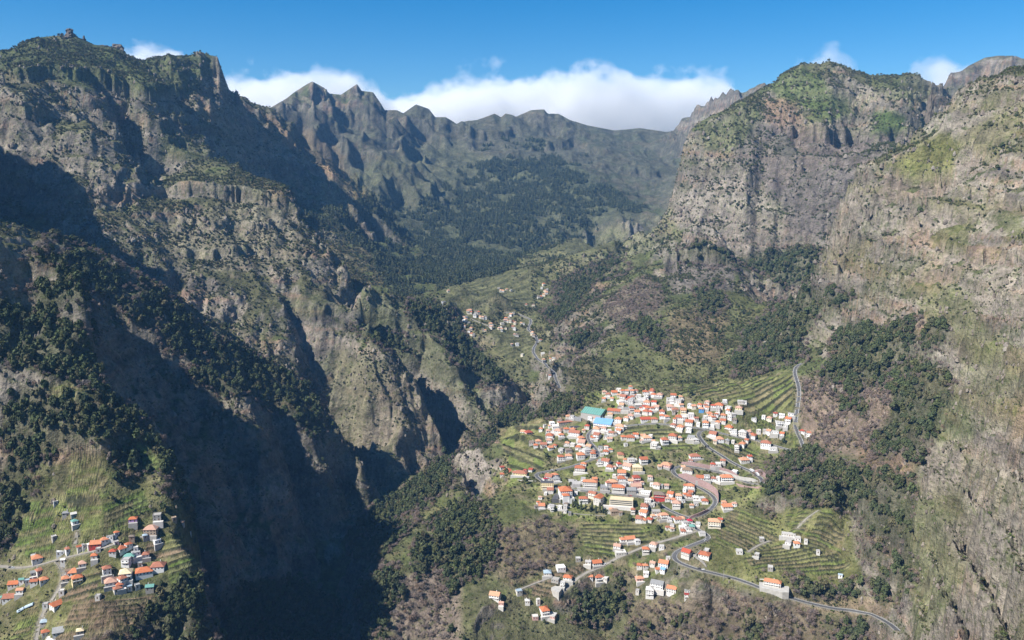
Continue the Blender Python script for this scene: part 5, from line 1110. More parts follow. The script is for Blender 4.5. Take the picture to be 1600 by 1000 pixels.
# past the 300 that show largest, the smallest houses stand together as one object
def merge_rest(rest, name, label):
    vs = []; fs = []; mi = []; mats = []
    bpy.context.view_layer.update()
    for b_ in rest:
        for c in b_['o'].children:
            M4 = c.matrix_world; me = c.data; k0 = len(vs); m_ = me.materials[0]
            if m_ not in mats: mats.append(m_)
            q = mats.index(m_); vs += [tuple(M4 @ v.co) for v in me.vertices]
            for p in me.polygons: fs.append([k0 + i for i in p.vertices]); mi.append(q)
    for b_ in rest:
        for c in list(b_['o'].children): bpy.data.objects.remove(c)
        bpy.data.objects.remove(b_['o'])
    o = add_obj(name, pydata(name, vs, fs, mi), mats); o['kind'] = 'stuff'; o['label'] = label
    return o
auto_ = sorted([b_ for b_ in BLD if not b_['label']], key=lambda b_: -b_['w'] * (1 + 0.25 * b_['st']) )
N_KEEP = 296
BLD_ALL = list(BLD); rest_ = auto_[N_KEEP:]; keep_ = auto_[:N_KEEP]
merge_rest(rest_, 'small_houses', 'the smallest houses and sheds among the larger ones and in the far hamlets')
BLD = [b_ for b_ in BLD if b_['label']] + keep_
# ---- a label for each house: look, then where it stands
LM = [(930,639,'green-roofed hall'),(944.5,652,'blue-roofed hall'),(883,764,'church'),(940,790,'cypress row'),(971,785,'flat-roofed school'),(922,752,'town hall'),(1077,901,'red-topped house'),(1207,902,'roadside villa'),
 (1052,736,'lower left hairpin'),(1190,752,'right hairpin'),(1120,782,'pink wall arc'),(1092,676,'upper hairpin junction'),(1255,700,'rightmost road bend'),(883,657,'orange school block'),(846,742,'left street bend'),(932,713,'central street bend'),(1116,815,'cream junction house'),
 (1058,872,'valley road bend'),(937,886,'lane crook'),(874,925,'lane end'),(1232,834,'long white farmhouse'),(1020,612,'village top edge'),(1160,636,'upper gardens'),(1004,690,'middle gardens'),(1040,790,'pink wall street'),(1010,900,'brown thicket'),
 (86,877,'hamlet street junction'),(36,888,'hamlet road start'),(165,858,'hamlet road end'),(235,830,'brown hamlet field'),(130,930,'ploughed brown plots'),(70,960,'hamlet path'),(190,895,'hamlet centre'),(110,800,'upper hamlet terraces'),(250,880,'right hamlet terraces'),
 (740,495,'far lane'),(800,500,'far valley road'),(849,452,'dark far wood'),(820,520,'far river bend'),(860,575,'bending far road'),(705,470,'far brown clearing')]
ORD = ['', 'second', 'third', 'fourth', 'fifth', 'sixth', 'seventh', 'eighth', 'ninth', 'tenth', 'eleventh', 'twelfth']
groups = {}
for b_ in BLD:
    if b_['label']: continue
    lu, lv, ln = min(LM, key=lambda l: math.hypot(l[0] - b_['u'], (l[1] - b_['v']) * 1.3))
    du, dv = b_['u'] - lu, b_['v'] - lv
    if math.hypot(du, dv) < 9: pl_ = 'right by the'
    elif abs(du) > 2.2 * abs(dv): pl_ = 'left of the' if du < 0 else 'right of the'
    elif abs(dv) > 2.2 * abs(du): pl_ = 'above the' if dv < 0 else 'below the'
    else: pl_ = ('up' if dv < 0 else 'down') + (' left' if du < 0 else ' right') + ' of the'
    size = 'tiny' if b_['w'] < 6.5 else 'small' if b_['w'] < 10 else 'mid-sized' if b_['w'] < 15 else 'large'
    rt = {'hip': 'hipped', 'gable': 'gabled', 'flat': 'flat'}[b_['kind']]
    key = (f"{size} {WALLW[b_['wall']]} house, {ROOFW[b_['roof']]} {rt} roof", f"{pl_} {ln}")
    groups.setdefault(key, []).append(b_)
    b_['o']['group'] = 'houses of the far hamlets' if b_.get('far') else 'houses of the lower left hamlet' if b_['u'] < 330 else 'houses of the village and its outskirts'
    b_['o']['category'] = 'house'
for (look, place), L_ in groups.items():
    L_.sort(key=lambda q: q['u'])
    for k, b_ in enumerate(L_):
        place = place.replace('up left of', 'up left of')
        b_['o']['label'] = f'{look}, {place}' if len(L_) == 1 else f"{look}, {'leftmost' if k == 0 else ORD[k] + ' from left'}, {place}"
print('far', nf, 'total', len(BLD), time.time() - T_0)
# yards round the houses, and no plants inside or just in front of them
yard = np.zeros(Zf.shape, np.float32); keepout = np.zeros(Zf.shape, np.float32)
for b_ in BLD_ALL:
    r0 = math.hypot(b_['x'], b_['y']); th = math.atan2(b_['x'], b_['y']); R_ = b_['L'] / 2 + 9; m = R_ / r0
    i0, i1 = np.searchsorted(s_f, [math.log(r0) - m, math.log(r0) + m]); j0, j1 = np.searchsorted(th_f, [th - m, th + m])
    dx_ = Xf[i0:i1, j0:j1] - b_['x']; dy_ = Yf[i0:i1, j0:j1] - b_['y']; d = np.hypot(dx_, dy_); d2 = np.hypot(dx_, dy_ + 7)
    yard[i0:i1, j0:j1] = np.maximum(yard[i0:i1, j0:j1], 1 - sstep(b_['L'] * 0.5, b_['L'] * 0.5 + 6, d + 2.5 * n3[i0:i1, j0:j1]))
    keepout[i0:i1, j0:j1] = np.maximum(keepout[i0:i1, j0:j1], d2 < b_['L'] * 0.5 + 7)
mixc(yard * (0.35 + 0.5 * sstep(-0.2, 0.3, vnoise(Xf / 7, Yf / 7, 91))), (0.30, 0.265, 0.215), 0.3, 92, 8)
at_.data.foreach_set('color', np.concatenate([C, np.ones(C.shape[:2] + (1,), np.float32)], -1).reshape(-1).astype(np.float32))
def stuff(name, pts, hts, protos, label):
    """uncountable plants: points + geometry nodes instancing the crowns"""
    n = len(pts); me = bpy.data.meshes.new(name); me.vertices.add(n); me.vertices.foreach_set('co', pts.astype(np.float32).reshape(-1))
    me.attributes.new('h', 'FLOAT', 'POINT').data.foreach_set('value', hts.astype(np.float32))
    me.attributes.new('w', 'FLOAT', 'POINT').data.foreach_set('value', (hts * rgv.uniform(0.62, 1.0, n)).astype(np.float32))
    me.attributes.new('turn', 'FLOAT', 'POINT').data.foreach_set('value', (rgv.rand(n) * 6.28).astype(np.float32))
    me.attributes.new('pick', 'INT', 'POINT').data.foreach_set('value', rgv.randint(0, len(protos), n).astype(np.int32))
    o = bpy.data.objects.new(name, me); S.collection.objects.link(o); o['kind'] = 'stuff'; o['label'] = label
    g = bpy.data.node_groups.new(name, 'GeometryNodeTree'); g.interface.new_socket('Geometry', in_out='INPUT', socket_type='NodeSocketGeometry'); g.interface.new_socket('Geometry', in_out='OUTPUT', socket_type='NodeSocketGeometry')
    gi = g.nodes.new('NodeGroupInput'); go = g.nodes.new('NodeGroupOutput'); ip = g.nodes.new('GeometryNodeInstanceOnPoints'); gg = g.nodes.new('GeometryNodeGeometryToInstance')
    mp = g.nodes.new('GeometryNodeMeshToPoints'); g.links.new(gi.outputs[0], mp.inputs[0])
    for p_ in reversed(protos):
        oi = g.nodes.new('GeometryNodeObjectInfo'); oi.inputs['Object'].default_value = p_; oi.inputs['As Instance'].default_value = False
        g1 = g.nodes.new('GeometryNodeGeometryToInstance'); g.links.new(oi.outputs['Geometry'], g1.inputs[0])
        if 'jn' not in locals(): jn = g.nodes.new('GeometryNodeJoinGeometry')
        g.links.new(g1.outputs[0], jn.inputs[0])
    def attr(nm, dt='FLOAT'):
        a = g.nodes.new('GeometryNodeInputNamedAttribute'); a.data_type = dt; a.inputs[0].default_value = nm; return a.outputs[0]
    sc = g.nodes.new('ShaderNodeCombineXYZ'); w_ = attr('w'); g.links.new(w_, sc.inputs[0]); g.links.new(w_, sc.inputs[1]); g.links.new(attr('h'), sc.inputs[2])
    ro = g.nodes.new('ShaderNodeCombineXYZ'); g.links.new(attr('turn'), ro.inputs[2])
    g.links.new(mp.outputs[0], ip.inputs['Points']); g.links.new(jn.outputs[0], ip.inputs['Instance']); ip.inputs['Pick Instance'].default_value = True
    g.links.new(attr('pick', 'INT'), ip.inputs['Instance Index']); g.links.new(sc.outputs[0], ip.inputs['Scale']); g.links.new(ro.outputs[0], ip.inputs['Rotation'])
    g.links.new(ip.outputs[0], go.inputs[0]); md = o.modifiers.new('plants', 'NODES'); md.node_group = g
    return o
FOR_TXT = {'pine_forest_far': ('dark conifer in the forest below the far range', 'conifers on the far valley side'),
 'east_woods': ('dark green tree in the woods under the eastern cliffs', 'trees under the eastern cliffs'),
 'slope_woods': ('dark evergreen in the thick woods right of the village', 'evergreens right of the village'),
 'gorge_woods': ('dark evergreen on the slope between the gorge and the village', 'evergreens on the slope above the gorge'),
 'spur_woods': ('small dark tree on a rocky spur left of the gorge', 'trees on the rocky spurs'),
 'near_woods': ('bushy dark tree around the terraced hamlet at lower left', 'trees around the lower left hamlet')}
def tree_words(nm, u, v, h, lab, grp):
    size = 'tall' if h > 15 else 'small' if h < 9.5 else 'middle-sized'
    if nm == 'near_woods': area = 'on the upper left spur' if v < 580 else 'in the shade at the bottom of the gorge' if u > 335 else 'in the woods below the lower left hamlet' if v > 880 else 'left of the hamlet terraces' if u < 62 else 'on the wooded slope above the hamlet terraces' if v < 720 else 'on the right edge of the hamlet spur'; kind = 'bushy dark tree'
    elif nm == 'gorge_woods': area = 'in the dark clump at the bottom edge under the lane' if u > 880 and v > 900 else 'in the round wood left of the brown thicket' if u > 645 and v > 760 and u < 790 else 'by the river behind the green-roofed hall' if v < 700 and u > 730 else 'at the lower right rim of the gorge' if v > 880 else 'on the slope under the pale rock bluff'; kind = 'dark evergreen'
    elif nm == 'slope_woods': area = 'in the hedge-like wood right of the roadside villa' if v > 895 else 'in the wood above the farm terraces' if u < 1345 else 'in the long wood at the foot of the right cliff'; kind = 'dark evergreen'
    else: return lab, grp
    return f'{size} {kind} {area}', f'trees {area}'
first_of = {}
def plant(name, kind, pi, x, y, z, h, w, label, cat, group):
    root = bpy.data.objects.new(name, None); S.collection.objects.link(root); root.location = (x, y, z); root.rotation_euler[2] = rgv.rand() * 6.28; root.scale = (w, w, h)
    root.empty_display_size = 0.1
    c, t = PROTO[kind][pi]
    for nm_, me_ in (('crown', c), ('trunk', t)):
        if me_ is None: continue
        o = bpy.data.objects.new(nm_, me_); S.collection.objects.link(o); o.parent = root
        if nm_ == 'crown' and (kind, pi) not in first_of: first_of[(kind, pi)] = o
    root['label'] = label; root['category'] = cat; root['group'] = group; return root
tree_pts = []
for nm, (dn, hh, kd, _) in FORESTS.items():
    x, y, z, i, j = scatter(sstep(0.12, 0.85, forest_w[nm]) * (0.75 + 0.5 * (n3 > 0)), dn * (1.5 if kd == 'round' else 1.25))
    h = hh * 0.88 * (0.42 + 1.0 * rgv.rand(len(x)) ** 1.3); tree_pts.append((nm, kd, x, y, z, h, visible[i, j]))
# a scatter of single trees on the scrubby slopes
loose = np.clip(0.26 + 0.6 * n2 + 0.4 * n3, 0, 1.2) * (1 - sstep(1.0, 1.5, SLs)) * (1 - terr) * (flat_d > 3) * (rf < 2700) * (Zf < 1250)
for k_ in forest_w: loose = loose * (1 - forest_w[k_])
settled = in_px([(790,745),(830,690),(865,645),(905,620),(960,605),(1120,610),(1262,640),(1262,700),(1200,760),(1110,800),(1090,850),(1000,850),(840,800)], U, V, 8, 4)
loose = loose * (1 - 0.8 * settled) + 0.5 * settled * (terr < .5) * (flat_d > 6)
x, y, z, i, j = scatter(loose, 1 / 520)
h = 11 * rgv.uniform(0.5, 1.3, len(x)); tree_pts.append(('loose', 'round', x, y, z, h, visible[i, j]))
LOOSE_TXT = ('single dark tree standing on an open scrubby slope', 'single trees on the open slopes')
cand = []
for q, (nm, kd, x, y, z, h, vis) in enumerate(tree_pts):
    r_ = np.hypot(x, y); u_, v_ = to_px(x, y, z); ok = vis & (u_ > 0) & (u_ < 1600) & (v_ < 1000)
    for k in np.nonzero(ok)[0]: cand.append((h[k] / r_[k], q, k))
cand.sort(reverse=True); single = {}
for (_, q, k) in cand[:300]: single.setdefault(q, set()).add(k)
for q in range(len(tree_pts)):          # at least one of each crown exists as a tree of its own
    if not single.get(q): single[q] = {c[2] for c in [c for c in cand if c[1] == q][:3]}
n_single = 0; NAMES = {'round': 'evergreen_tree', 'cone': 'conifer_tree'}
for q, (nm, kd, x, y, z, h, vis) in enumerate(tree_pts):
    lab, grp = FOR_TXT.get(nm, LOOSE_TXT)
    for c_, k in enumerate(sorted(single[q])):
        uk, vk = to_px(x[k], y[k], z[k]); lab_, grp_ = tree_words(nm, float(uk), float(vk), float(h[k]), lab, grp)
        plant(NAMES[kd], kd, c_ % len(PROTO[kd]), x[k], y[k], z[k] - 0.4, h[k] * 1.05, h[k] * rgv.uniform(0.65, 0.95), lab_, 'tree', grp_); n_single += 1
# bare winter trees
bx, by, bz, bi, bj = scatter(sstep(0.3, 0.6, bare_w) * (0.6 + 0.8 * (n3 > -0.1)), 1 / 42)
bh = 8.5 * rgv.uniform(0.6, 1.25, len(bx))
bu, bv_ = to_px(bx, by, bz); okb = visible[bi, bj] & (bu > 0) & (bu < 1600) & (bv_ < 1000)
def bare_words(u, v):
    a = 'in the thicket at the bottom edge under the valley road' if v > 925 and u > 960 else 'in the pinkish thicket right of the gorge rim' if u < 740 and v > 860 else 'in the brown thicket left of the terraced field' if u < 910 and u > 740 else 'among the evergreens of the left slopes' if u < 740 else 'on the brown slope right of the village'
    return f'leafless brown tree {a}', 'tree', f'bare trees {a}'
ob = np.argsort(-np.where(okb, bh / np.hypot(bx, by), 0))[:110]
for c_, k in enumerate(ob):
    plant('bare_tree', 'bare', c_ % 3, bx[k], by[k], bz[k] - 0.2, bh[k], bh[k] * 1.1, *bare_words(float(bu[k]), float(bv_[k])))
protos = {kd: [first_of[(kd, i)] for i in range(len(PROTO[kd]))] for kd in ('round', 'cone', 'bare')}
for q, (nm, kd, x, y, z, h, vis) in enumerate(tree_pts):
    m_ = np.ones(len(x), bool); m_[list(single[q])] = False
    stuff('forest' if nm != 'loose' else 'scattered_woodland', np.stack([x, y, z - 0.4], -1)[m_], h[m_], protos[kd], 'many ' + FOR_TXT.get(nm, LOOSE_TXT)[1])
m_ = np.ones(len(bx), bool); m_[ob] = False
stuff('bare_woodland', np.stack([bx, by, bz - 0.2], -1)[m_], bh[m_], protos['bare'], 'leafless brown winter thickets')
# scrub: the first clumps stand as shrubs of their own
sw = np.clip(0.42 + 0.9 * n3 + 0.5 * n2, 0.03, 1.2) * (1 - 0.5 * sstep(1.1, 2.2, SLs)) * (1 - 0.93 * terr) * (flat_d > 2) * (rf < 3600) * (1 + 1.3 * (rf < 1150) * (Xf > 350))
sx, sy, sz_, si, sj = scatter(sw * np.clip(1.25 - rf / 3600, 0.25, 1), 1 / 10.5, 0.06)
sh = (1.1 + 3.4 * rgv.rand(len(sx)) ** 2) * np.clip(np.hypot(sx, sy) / 1300, 0.8, 2.0)
print('plants', n_single, [len(t[2]) for t in tree_pts], len(bx), 'scrub', len(sx), time.time() - T_0)
su, sv = to_px(sx, sy, sz_); oks = np.nonzero(visible[si, sj] & (su > 0) & (su < 1600) & (sv < 1000))[0][:4]
bush_protos = []
for c_, k in enumerate(oks):
    o = bpy.data.objects.new('shrub', PROTO['bush'][c_][0]); S.collection.objects.link(o); o.location = (sx[k], sy[k], sz_[k] - 0.2); o.scale = (sh[k],) * 3
    o['label'] = 'low olive green shrub on the scrubby slope at the bottom edge'; o['category'] = 'shrub'; o['group'] = 'shrubs at the bottom edge'; bush_protos.append(o)
stuff('scrub', np.stack([sx, sy, sz_ - 0.2], -1), sh, bush_protos, 'olive and brown scrub over the slopes')
rkw = rocky * (1 - terr) * (flat_d > 4) * (1 - settled) * (rf < 3400) * np.clip(0.5 + 1.2 * n3, 0.05, 1.2)
for k_ in forest_w: rkw = rkw * (1 - 0.8 * forest_w[k_])
kx_, ky_, kz_, ki, kj = scatter(rkw * np.clip((rf / 1500) ** -1.2, 0.2, 1.4) * np.where(rf > 1500, 0.6, 1), 1 / 42, 0.06)
kh = (1.6 + 7.5 * rgv.rand(len(kx_)) ** 3) * np.clip(np.hypot(kx_, ky_) / 1500, 0.6, 1.5)
ku, kv = to_px(kx_, ky_, kz_); okk = np.nonzero(visible[ki, kj] & (ku > 1450) & (ku < 1590) & (kv > 600) & (kv < 990))[0]; okk = okk[np.argsort(-kh[okk])][:4]; st_protos = []
for c_, k in enumerate(okk):
    o = bpy.data.objects.new('boulder', PROTO['stone'][c_ % 4][0]); S.collection.objects.link(o); o.location = (kx_[k], ky_[k], kz_[k]); o.scale = (kh[k] * 1.1, kh[k] * 1.1, kh[k]); o['label'] = ['largest', 'second largest', 'third largest', 'fourth largest'][c_] + ' grey boulder on the steep slope at the lower right'; o['category'] = 'rock'; o['group'] = 'outcrops on the lower right slope'; st_protos.append(o)
print('stones', len(kx_)); m_ = np.ones(len(kx_), bool); m_[okk] = False
stuff('rock_outcrops', np.stack([kx_, ky_, kz_], -1)[m_], kh[m_], st_protos, 'broken rock and small outcrops on the cliffs')
print('veg', time.time() - T_0)
# ------------------------------------------------------------------ walls, court, bridge, cypresses, poles, cars
def tag(o, label, cat, group=None):
    o['label'] = label; o['category'] = cat
    if group: o['group'] = group
    return o
M_PINK = mat_c('pink_stone', (0.40, 0.27, 0.25), 0.72, 0.6); M_STONE = mat_c('grey_stone', (0.33, 0.31, 0.28), 0.7, 0.5); M_WHITEW = WALL['w'][1]
def wall_line(name, pts, h, mat, label, cat='wall', thick=0.8, down=3.0, up=True, group=None, step=4):
    """a wall whose foot follows the ground under the photo line (or, up=False, whose top does)"""
    Q = smooth_line([GF.hit(u, v) for u, v in pts], step, 4); A = offset(Q, -thick / 2); B2 = offset(Q, thick / 2); vs = []; fs = []; n = len(Q)
    for i in range(n):
        f = min(1.0, 4.0 * min(i, n - 1 - i) / max(1, n - 1) + 0.35); z = Q[i, 2]; t = z + h * f if up else z + 0.3; b_ = z - down if up else z - h * f
        vs += [(A[i, 0], A[i, 1], t), (B2[i, 0], B2[i, 1], t), (A[i, 0], A[i, 1], b_), (B2[i, 0], B2[i, 1], b_)]
    for i in range(n - 1):
        a = 4 * i; b_ = a + 4; fs += [(a, a + 1, b_ + 1, b_), (a, b_, b_ + 2, a + 2), (a + 1, a + 3, b_ + 3, b_ + 1)]
    fs += [(0, 2, 3, 1), (4 * n - 4, 4 * n - 3, 4 * n - 1, 4 * n - 2)]
    return tag(add_obj(name, pydata(name, vs, fs), mat), label, cat, group)
wall_line('retaining_wall', [(1064,724),(1080,727),(1100,731),(1122,735),(1142,741),(1156,747)], 6.5, M_PINK, 'pinkish stone wall uphill of the road between the two hairpins')
wall_line('retaining_wall', [(1060,744),(1076,752),(1092,758),(1106,764),(1117,771),(1123,779),(1122,786)], 11, M_PINK, 'high pinkish wall curving inside the lower road, with the deep shaded end')
wall_line('retaining_wall', [(1075,812),(1088,808),(1098,804),(1108,798)], 5.0, M_PINK, 'pinkish wall with three green shutters under the hamlet of houses', up=True)
wall_line('retaining_wall', [(1150,755),(1162,760),(1176,764),(1190,762),(1198,756)], 6.0, M_PINK, 'pinkish wall under the outer edge of the right hairpin', up=False)
wall_line('retaining_wall', [(1178,737),(1188,741),(1196,747),(1200,753)], 7.0, M_PINK, 'pinkish wall on the uphill side of the right hairpin')
wall_line('retaining_wall', [(1122,735),(1138,742),(1155,750),(1172,753),(1184,752)], 3.0, M_CONC, 'pale concrete wall inside the loop of the right hairpin')
wall_line('retaining_wall', [(878,800),(900,803),(925,805),(948,806)], 4.0, M_STONE, 'grey wall along the terrace below the cypress row', up=False)
wall_line('retaining_wall', [(1082,868),(1092,876),(1104,886)], 5.0, M_STONE, 'grey stone wall beside the valley road bend')
wall_line('ramp_wall', [(1096,860),(1090,867),(1083,874)], 3.0, M_STONE, 'grey wall of the steep ramp between the two roadside houses')
def slab(name, px, h, mat, label, cat, z_off=0.4, down=6):
    P = [GF.hit(u, v) for u, v in px]; zt = sum(p[2] for p in P) / len(P) * 0.4 + max(p[2] for p in P) * 0.6 + z_off; n = len(P)
    vs = [(p[0], p[1], zt + h) for p in P] + [(p[0], p[1], min(p[2] - down, zt - 1)) for p in P]
    fs = [tuple(range(n))[::-1], ] + [(i, i + n, (i + 1) % n + n, (i + 1) % n) for i in range(n)]
    me = pydata(name, vs, fs); return tag(add_obj(name, me, mat), label, cat), zt + h
slab('sports_court', [(888,651),(893,647),(909,650),(908,659),(897,657)], 0.2, ROOF['g'][1], 'dark grey walled sports court beside the bright orange school block', 'sports court')
slab('sports_court', [(888,749),(907,749),(907,761),(894,763),(889,757)], 0.2, ROOF['f'][2], 'pale grey sports court left of the long white town hall', 'sports court')
slab('parking_deck', [(868,768),(874,769),(872,786),(862,786)], 0.1, M_ASPH, 'sloping dark asphalt yard left of the church', 'yard', 0.0)
slab('parking_yard', [(861,921),(873,911),(880,921),(873,940),(864,931)], 0.2, M_CONC, 'concrete turning yard at the end of the lower lane', 'yard', 0.6, 9)
# fan terrace under the villa
_, zt_ = slab('fan_terrace', [(1186,913),(1192,906),(1226,909),(1233,920),(1232,937),(1222,936),(1187,924)], 0.3, M_CONC, 'grey fan-shaped walled terrace carrying the villa above the road', 'terrace', -0.6, 10)
x, y, _z = GF.hit(1207, 914); villa.location = (x, y, zt_ + 0.02)
for px_, lb in (([(790,745),(812,752),(838,752)], 'white parapet along the terraced edge left of the village street bend'), ([(1187,905),(1205,908),(1222,911)], 'white parapet in front of the villa'), ([(862,790),(880,791),(893,793)], 'white wall of the garden terraces below the church')):
    wall_line('parapet_wall', px_, 1.6, M_WHITEW, lb, thick=0.5)
# the small arched bridge at the lower right
x, y, z = ROAD_LINES['valley'][12][:3] if len(ROAD_LINES['valley']) > 12 else (0, 0, 0)
Qb = ROAD_LINES['valley']; pb = Qb[int(np.argmin([math.hypot(*(np.array(to_px(q[0], q[1], q[2])) - (1376, 966))) for q in Qb]))]
ib = int(np.argmin(np.hypot(Qb[:, 0] - pb[0], Qb[:, 1] - pb[1]))); tb = Qb[min(ib + 3, len(Qb) - 1)] - Qb[max(ib - 3, 0)]; tb = tb / np.linalg.norm(tb[:2])
br = bpy.data.objects.new('road_bridge', None); S.collection.objects.link(br); br.location = (pb[0], pb[1], pb[2]); br.rotation_euler = (0, -math.atan(tb[2]), math.atan2(tb[1], tb[0])); tag(br, 'small stone arch bridge carrying the valley road at the lower right', 'bridge')
def arch_me(y0, y1):
    hw_, hb, ra, n = 12, 11, 3.6, 12; out = [(-hw_, 0), (hw_, 0), (hw_, -hb), (ra, -hb)]; out += [(ra * math.cos(math.pi * k / n), -hb + 5.5 + ra * math.sin(math.pi * k / n)) for k in range(n + 1)] + [(-ra, -hb), (-hw_, -hb)]
    m_ = len(out); vs = [(a, y0, b_) for a, b_ in out] + [(a, y1, b_) for a, b_ in out]
    return pydata('spandrel_wall', vs, [tuple(range(m_)), tuple(range(2 * m_ - 1, m_ - 1, -1))] + [(i, i + m_, (i + 1) % m_ + m_, (i + 1) % m_) for i in range(m_)])
child('spandrel_wall', arch_me(3.6, 4.5), br, mat=M_STONE); child('spandrel_wall', arch_me(-4.5, -3.6), br, mat=M_STONE)
for s_ in (-1, 1): child('parapet', box_me('parapet', -12, 12, s_ * 4.4 - 0.3, s_ * 4.4 + 0.3, 0.02, 1.1), br, mat=M_KERB)
# cypress row
CY = [(895,782,1.0),(902,784,.9),(908,786,1.15),(915,788,1.0),(922,789,.85),(925,787,1.1),(931,791,1.0),(937,790,1.2),(942,791,.95),(946,793,.8),(866,789,.7),(872,795,.6),(879,796,.6)]
cyp = [crown_mesh('crown', 200 + i, 'slim', M_PINE, 150) for i in range(2)]; cyt = trunk_mesh('trunk', 33, 0.5, 0.02, 2, 0.03)
for i, (u, v, k) in enumerate(CY):
    x, y, z = GF.hit(u, v + 11); root = bpy.data.objects.new('cypress_tree', None); S.collection.objects.link(root); h = 14 * k; root.location = (x, y, z - 0.3); root.scale = (h * 0.9, h * 0.9, h); root.rotation_euler[2] = i * 1.3
    for nm_, me_ in (('crown', cyp[i % 2]), ('trunk', cyt)): o = bpy.data.objects.new(nm_, me_); S.collection.objects.link(o); o.parent = root
    tag(root, ['leftmost', 'second', 'third', 'fourth', 'fifth', 'sixth', 'seventh', 'eighth', 'ninth', 'rightmost'][i] + ' slim dark cypress of the row below the church' if i < 10 else ['left', 'middle', 'right'][i - 10] + ' one of three short cypresses left of the cypress row', 'tree', 'cypresses in the row' if i < 10 else 'short cypresses by the church garden')
# poles
M_POLE = mat_c('pole_wood', (0.42, 0.38, 0.33), 0.8); POLE_ME = None
def pole(u, v, h, label, lamp=False):
    x, y, z = GF.hit(u, v); root = bpy.data.objects.new('street_lamp' if lamp else 'utility_pole', None); S.collection.objects.link(root); root.location = (x, y, z - 0.5)
    vs = []; n = 8
    for (zz, rr) in ((0, .28), (h, .17)): vs += [(rr * math.cos(6.2832 * i / n), rr * math.sin(6.2832 * i / n), zz) for i in range(n)]
    child('post', pydata('post', vs, [(i, (i + 1) % n, n + (i + 1) % n, n + i) for i in range(n)] + [tuple(range(n, 2 * n))]), root, mat=M_POLE)
    if lamp: child('arm', box_me('arm', -0.1, 1.8, -0.08, 0.08, h - 0.2, h - 0.05), root, mat=M_POLE); child('lamp_head', box_me('lamp_head', 1.5, 2.4, -0.2, 0.2, h - 0.35, h - 0.2), root, mat=M_CONC)
    else:
        child('crossarm', box_me('crossarm', -1.3, 1.3, -0.09, 0.09, h - 1.0, h - 0.75), root, mat=M_POLE)
        for s_ in (-1.1, 0, 1.1): child('insulator', box_me('insulator', s_ - .08, s_ + .08, -.08, .08, h - 0.75, h - 0.4), root, mat=WALL['w'][0])
    tag(root, label, 'street lamp' if lamp else 'pole')
pole(1130, 908, 16, 'tall pale pole beside the valley road right of the red and white house'); pole(400, 929, 12, 'lone pale pole in the dark gorge slope right of the hamlet')
pole(1246, 907, 9, 'thin pole on the slope right of the villa'); pole(1375, 957, 9, 'pale street lamp post on the arched bridge', True); pole(1011, 787, 9, 'street lamp at the end of the flat-roofed school', True)
pole(1101, 735, 8, 'street lamp on the lower road between the hairpins', True); pole(905, 725, 8, 'street lamp beside the curving village street left of the centre', True); pole(1058, 891, 8, 'street lamp beside the steps left of the red and white house', True)
pole(705, 990, 9, 'short pole in the brown thicket at the bottom edge')
# cars
CARP = {'white': (0.75, 0.75, 0.74), 'silver': (0.45, 0.46, 0.47), 'red': (0.4, 0.03, 0.03), 'blue': (0.05, 0.1, 0.28), 'dark': (0.04, 0.04, 0.05)}
CARM = {}
for k, c in CARP.items():
    m_, _, b_ = new_mat('car_paint_' + k, 0.3, 0.5); b_.inputs['Base Color'].default_value = (*c, 1); CARM[k] = m_
M_TYRE = mat_c('tyre', (0.02, 0.02, 0.02))
def prism(name, prof, w):
    n = len(prof); return pydata(name, [(a, -w, b_) for a, b_ in prof] + [(a, w, b_) for a, b_ in prof], [tuple(range(n)), tuple(range(2 * n - 1, n - 1, -1))] + [(i, i + n, (i + 1) % n + n, (i + 1) % n) for i in range(n)])
BODY_P = [(-2.1, .3), (2.1, .3), (2.15, .75), (1.1, .95), (-1.9, .98), (-2.15, .7)]; CAB_P = [(-1.85, .96), (1.0, .94), (.45, 1.45), (-1.5, 1.45)]
BUS_P = [(-5, .4), (5, .4), (5.1, 1.6), (4.9, 2.9), (-5, 3.0), (-5.1, .8)]
def wheel_me():
    n = 10; vs = [(.33 * math.cos(6.2832 * i / n), s_ * .1, .33 * math.sin(6.2832 * i / n)) for s_ in (-1, 1) for i in range(n)]
    return pydata('wheel', vs, [tuple(range(n)), tuple(range(2 * n - 1, n - 1, -1))] + [(i, i + n, (i + 1) % n + n, (i + 1) % n) for i in range(n)])
WHEEL = wheel_me(); WHEEL.materials.append(M_TYRE)
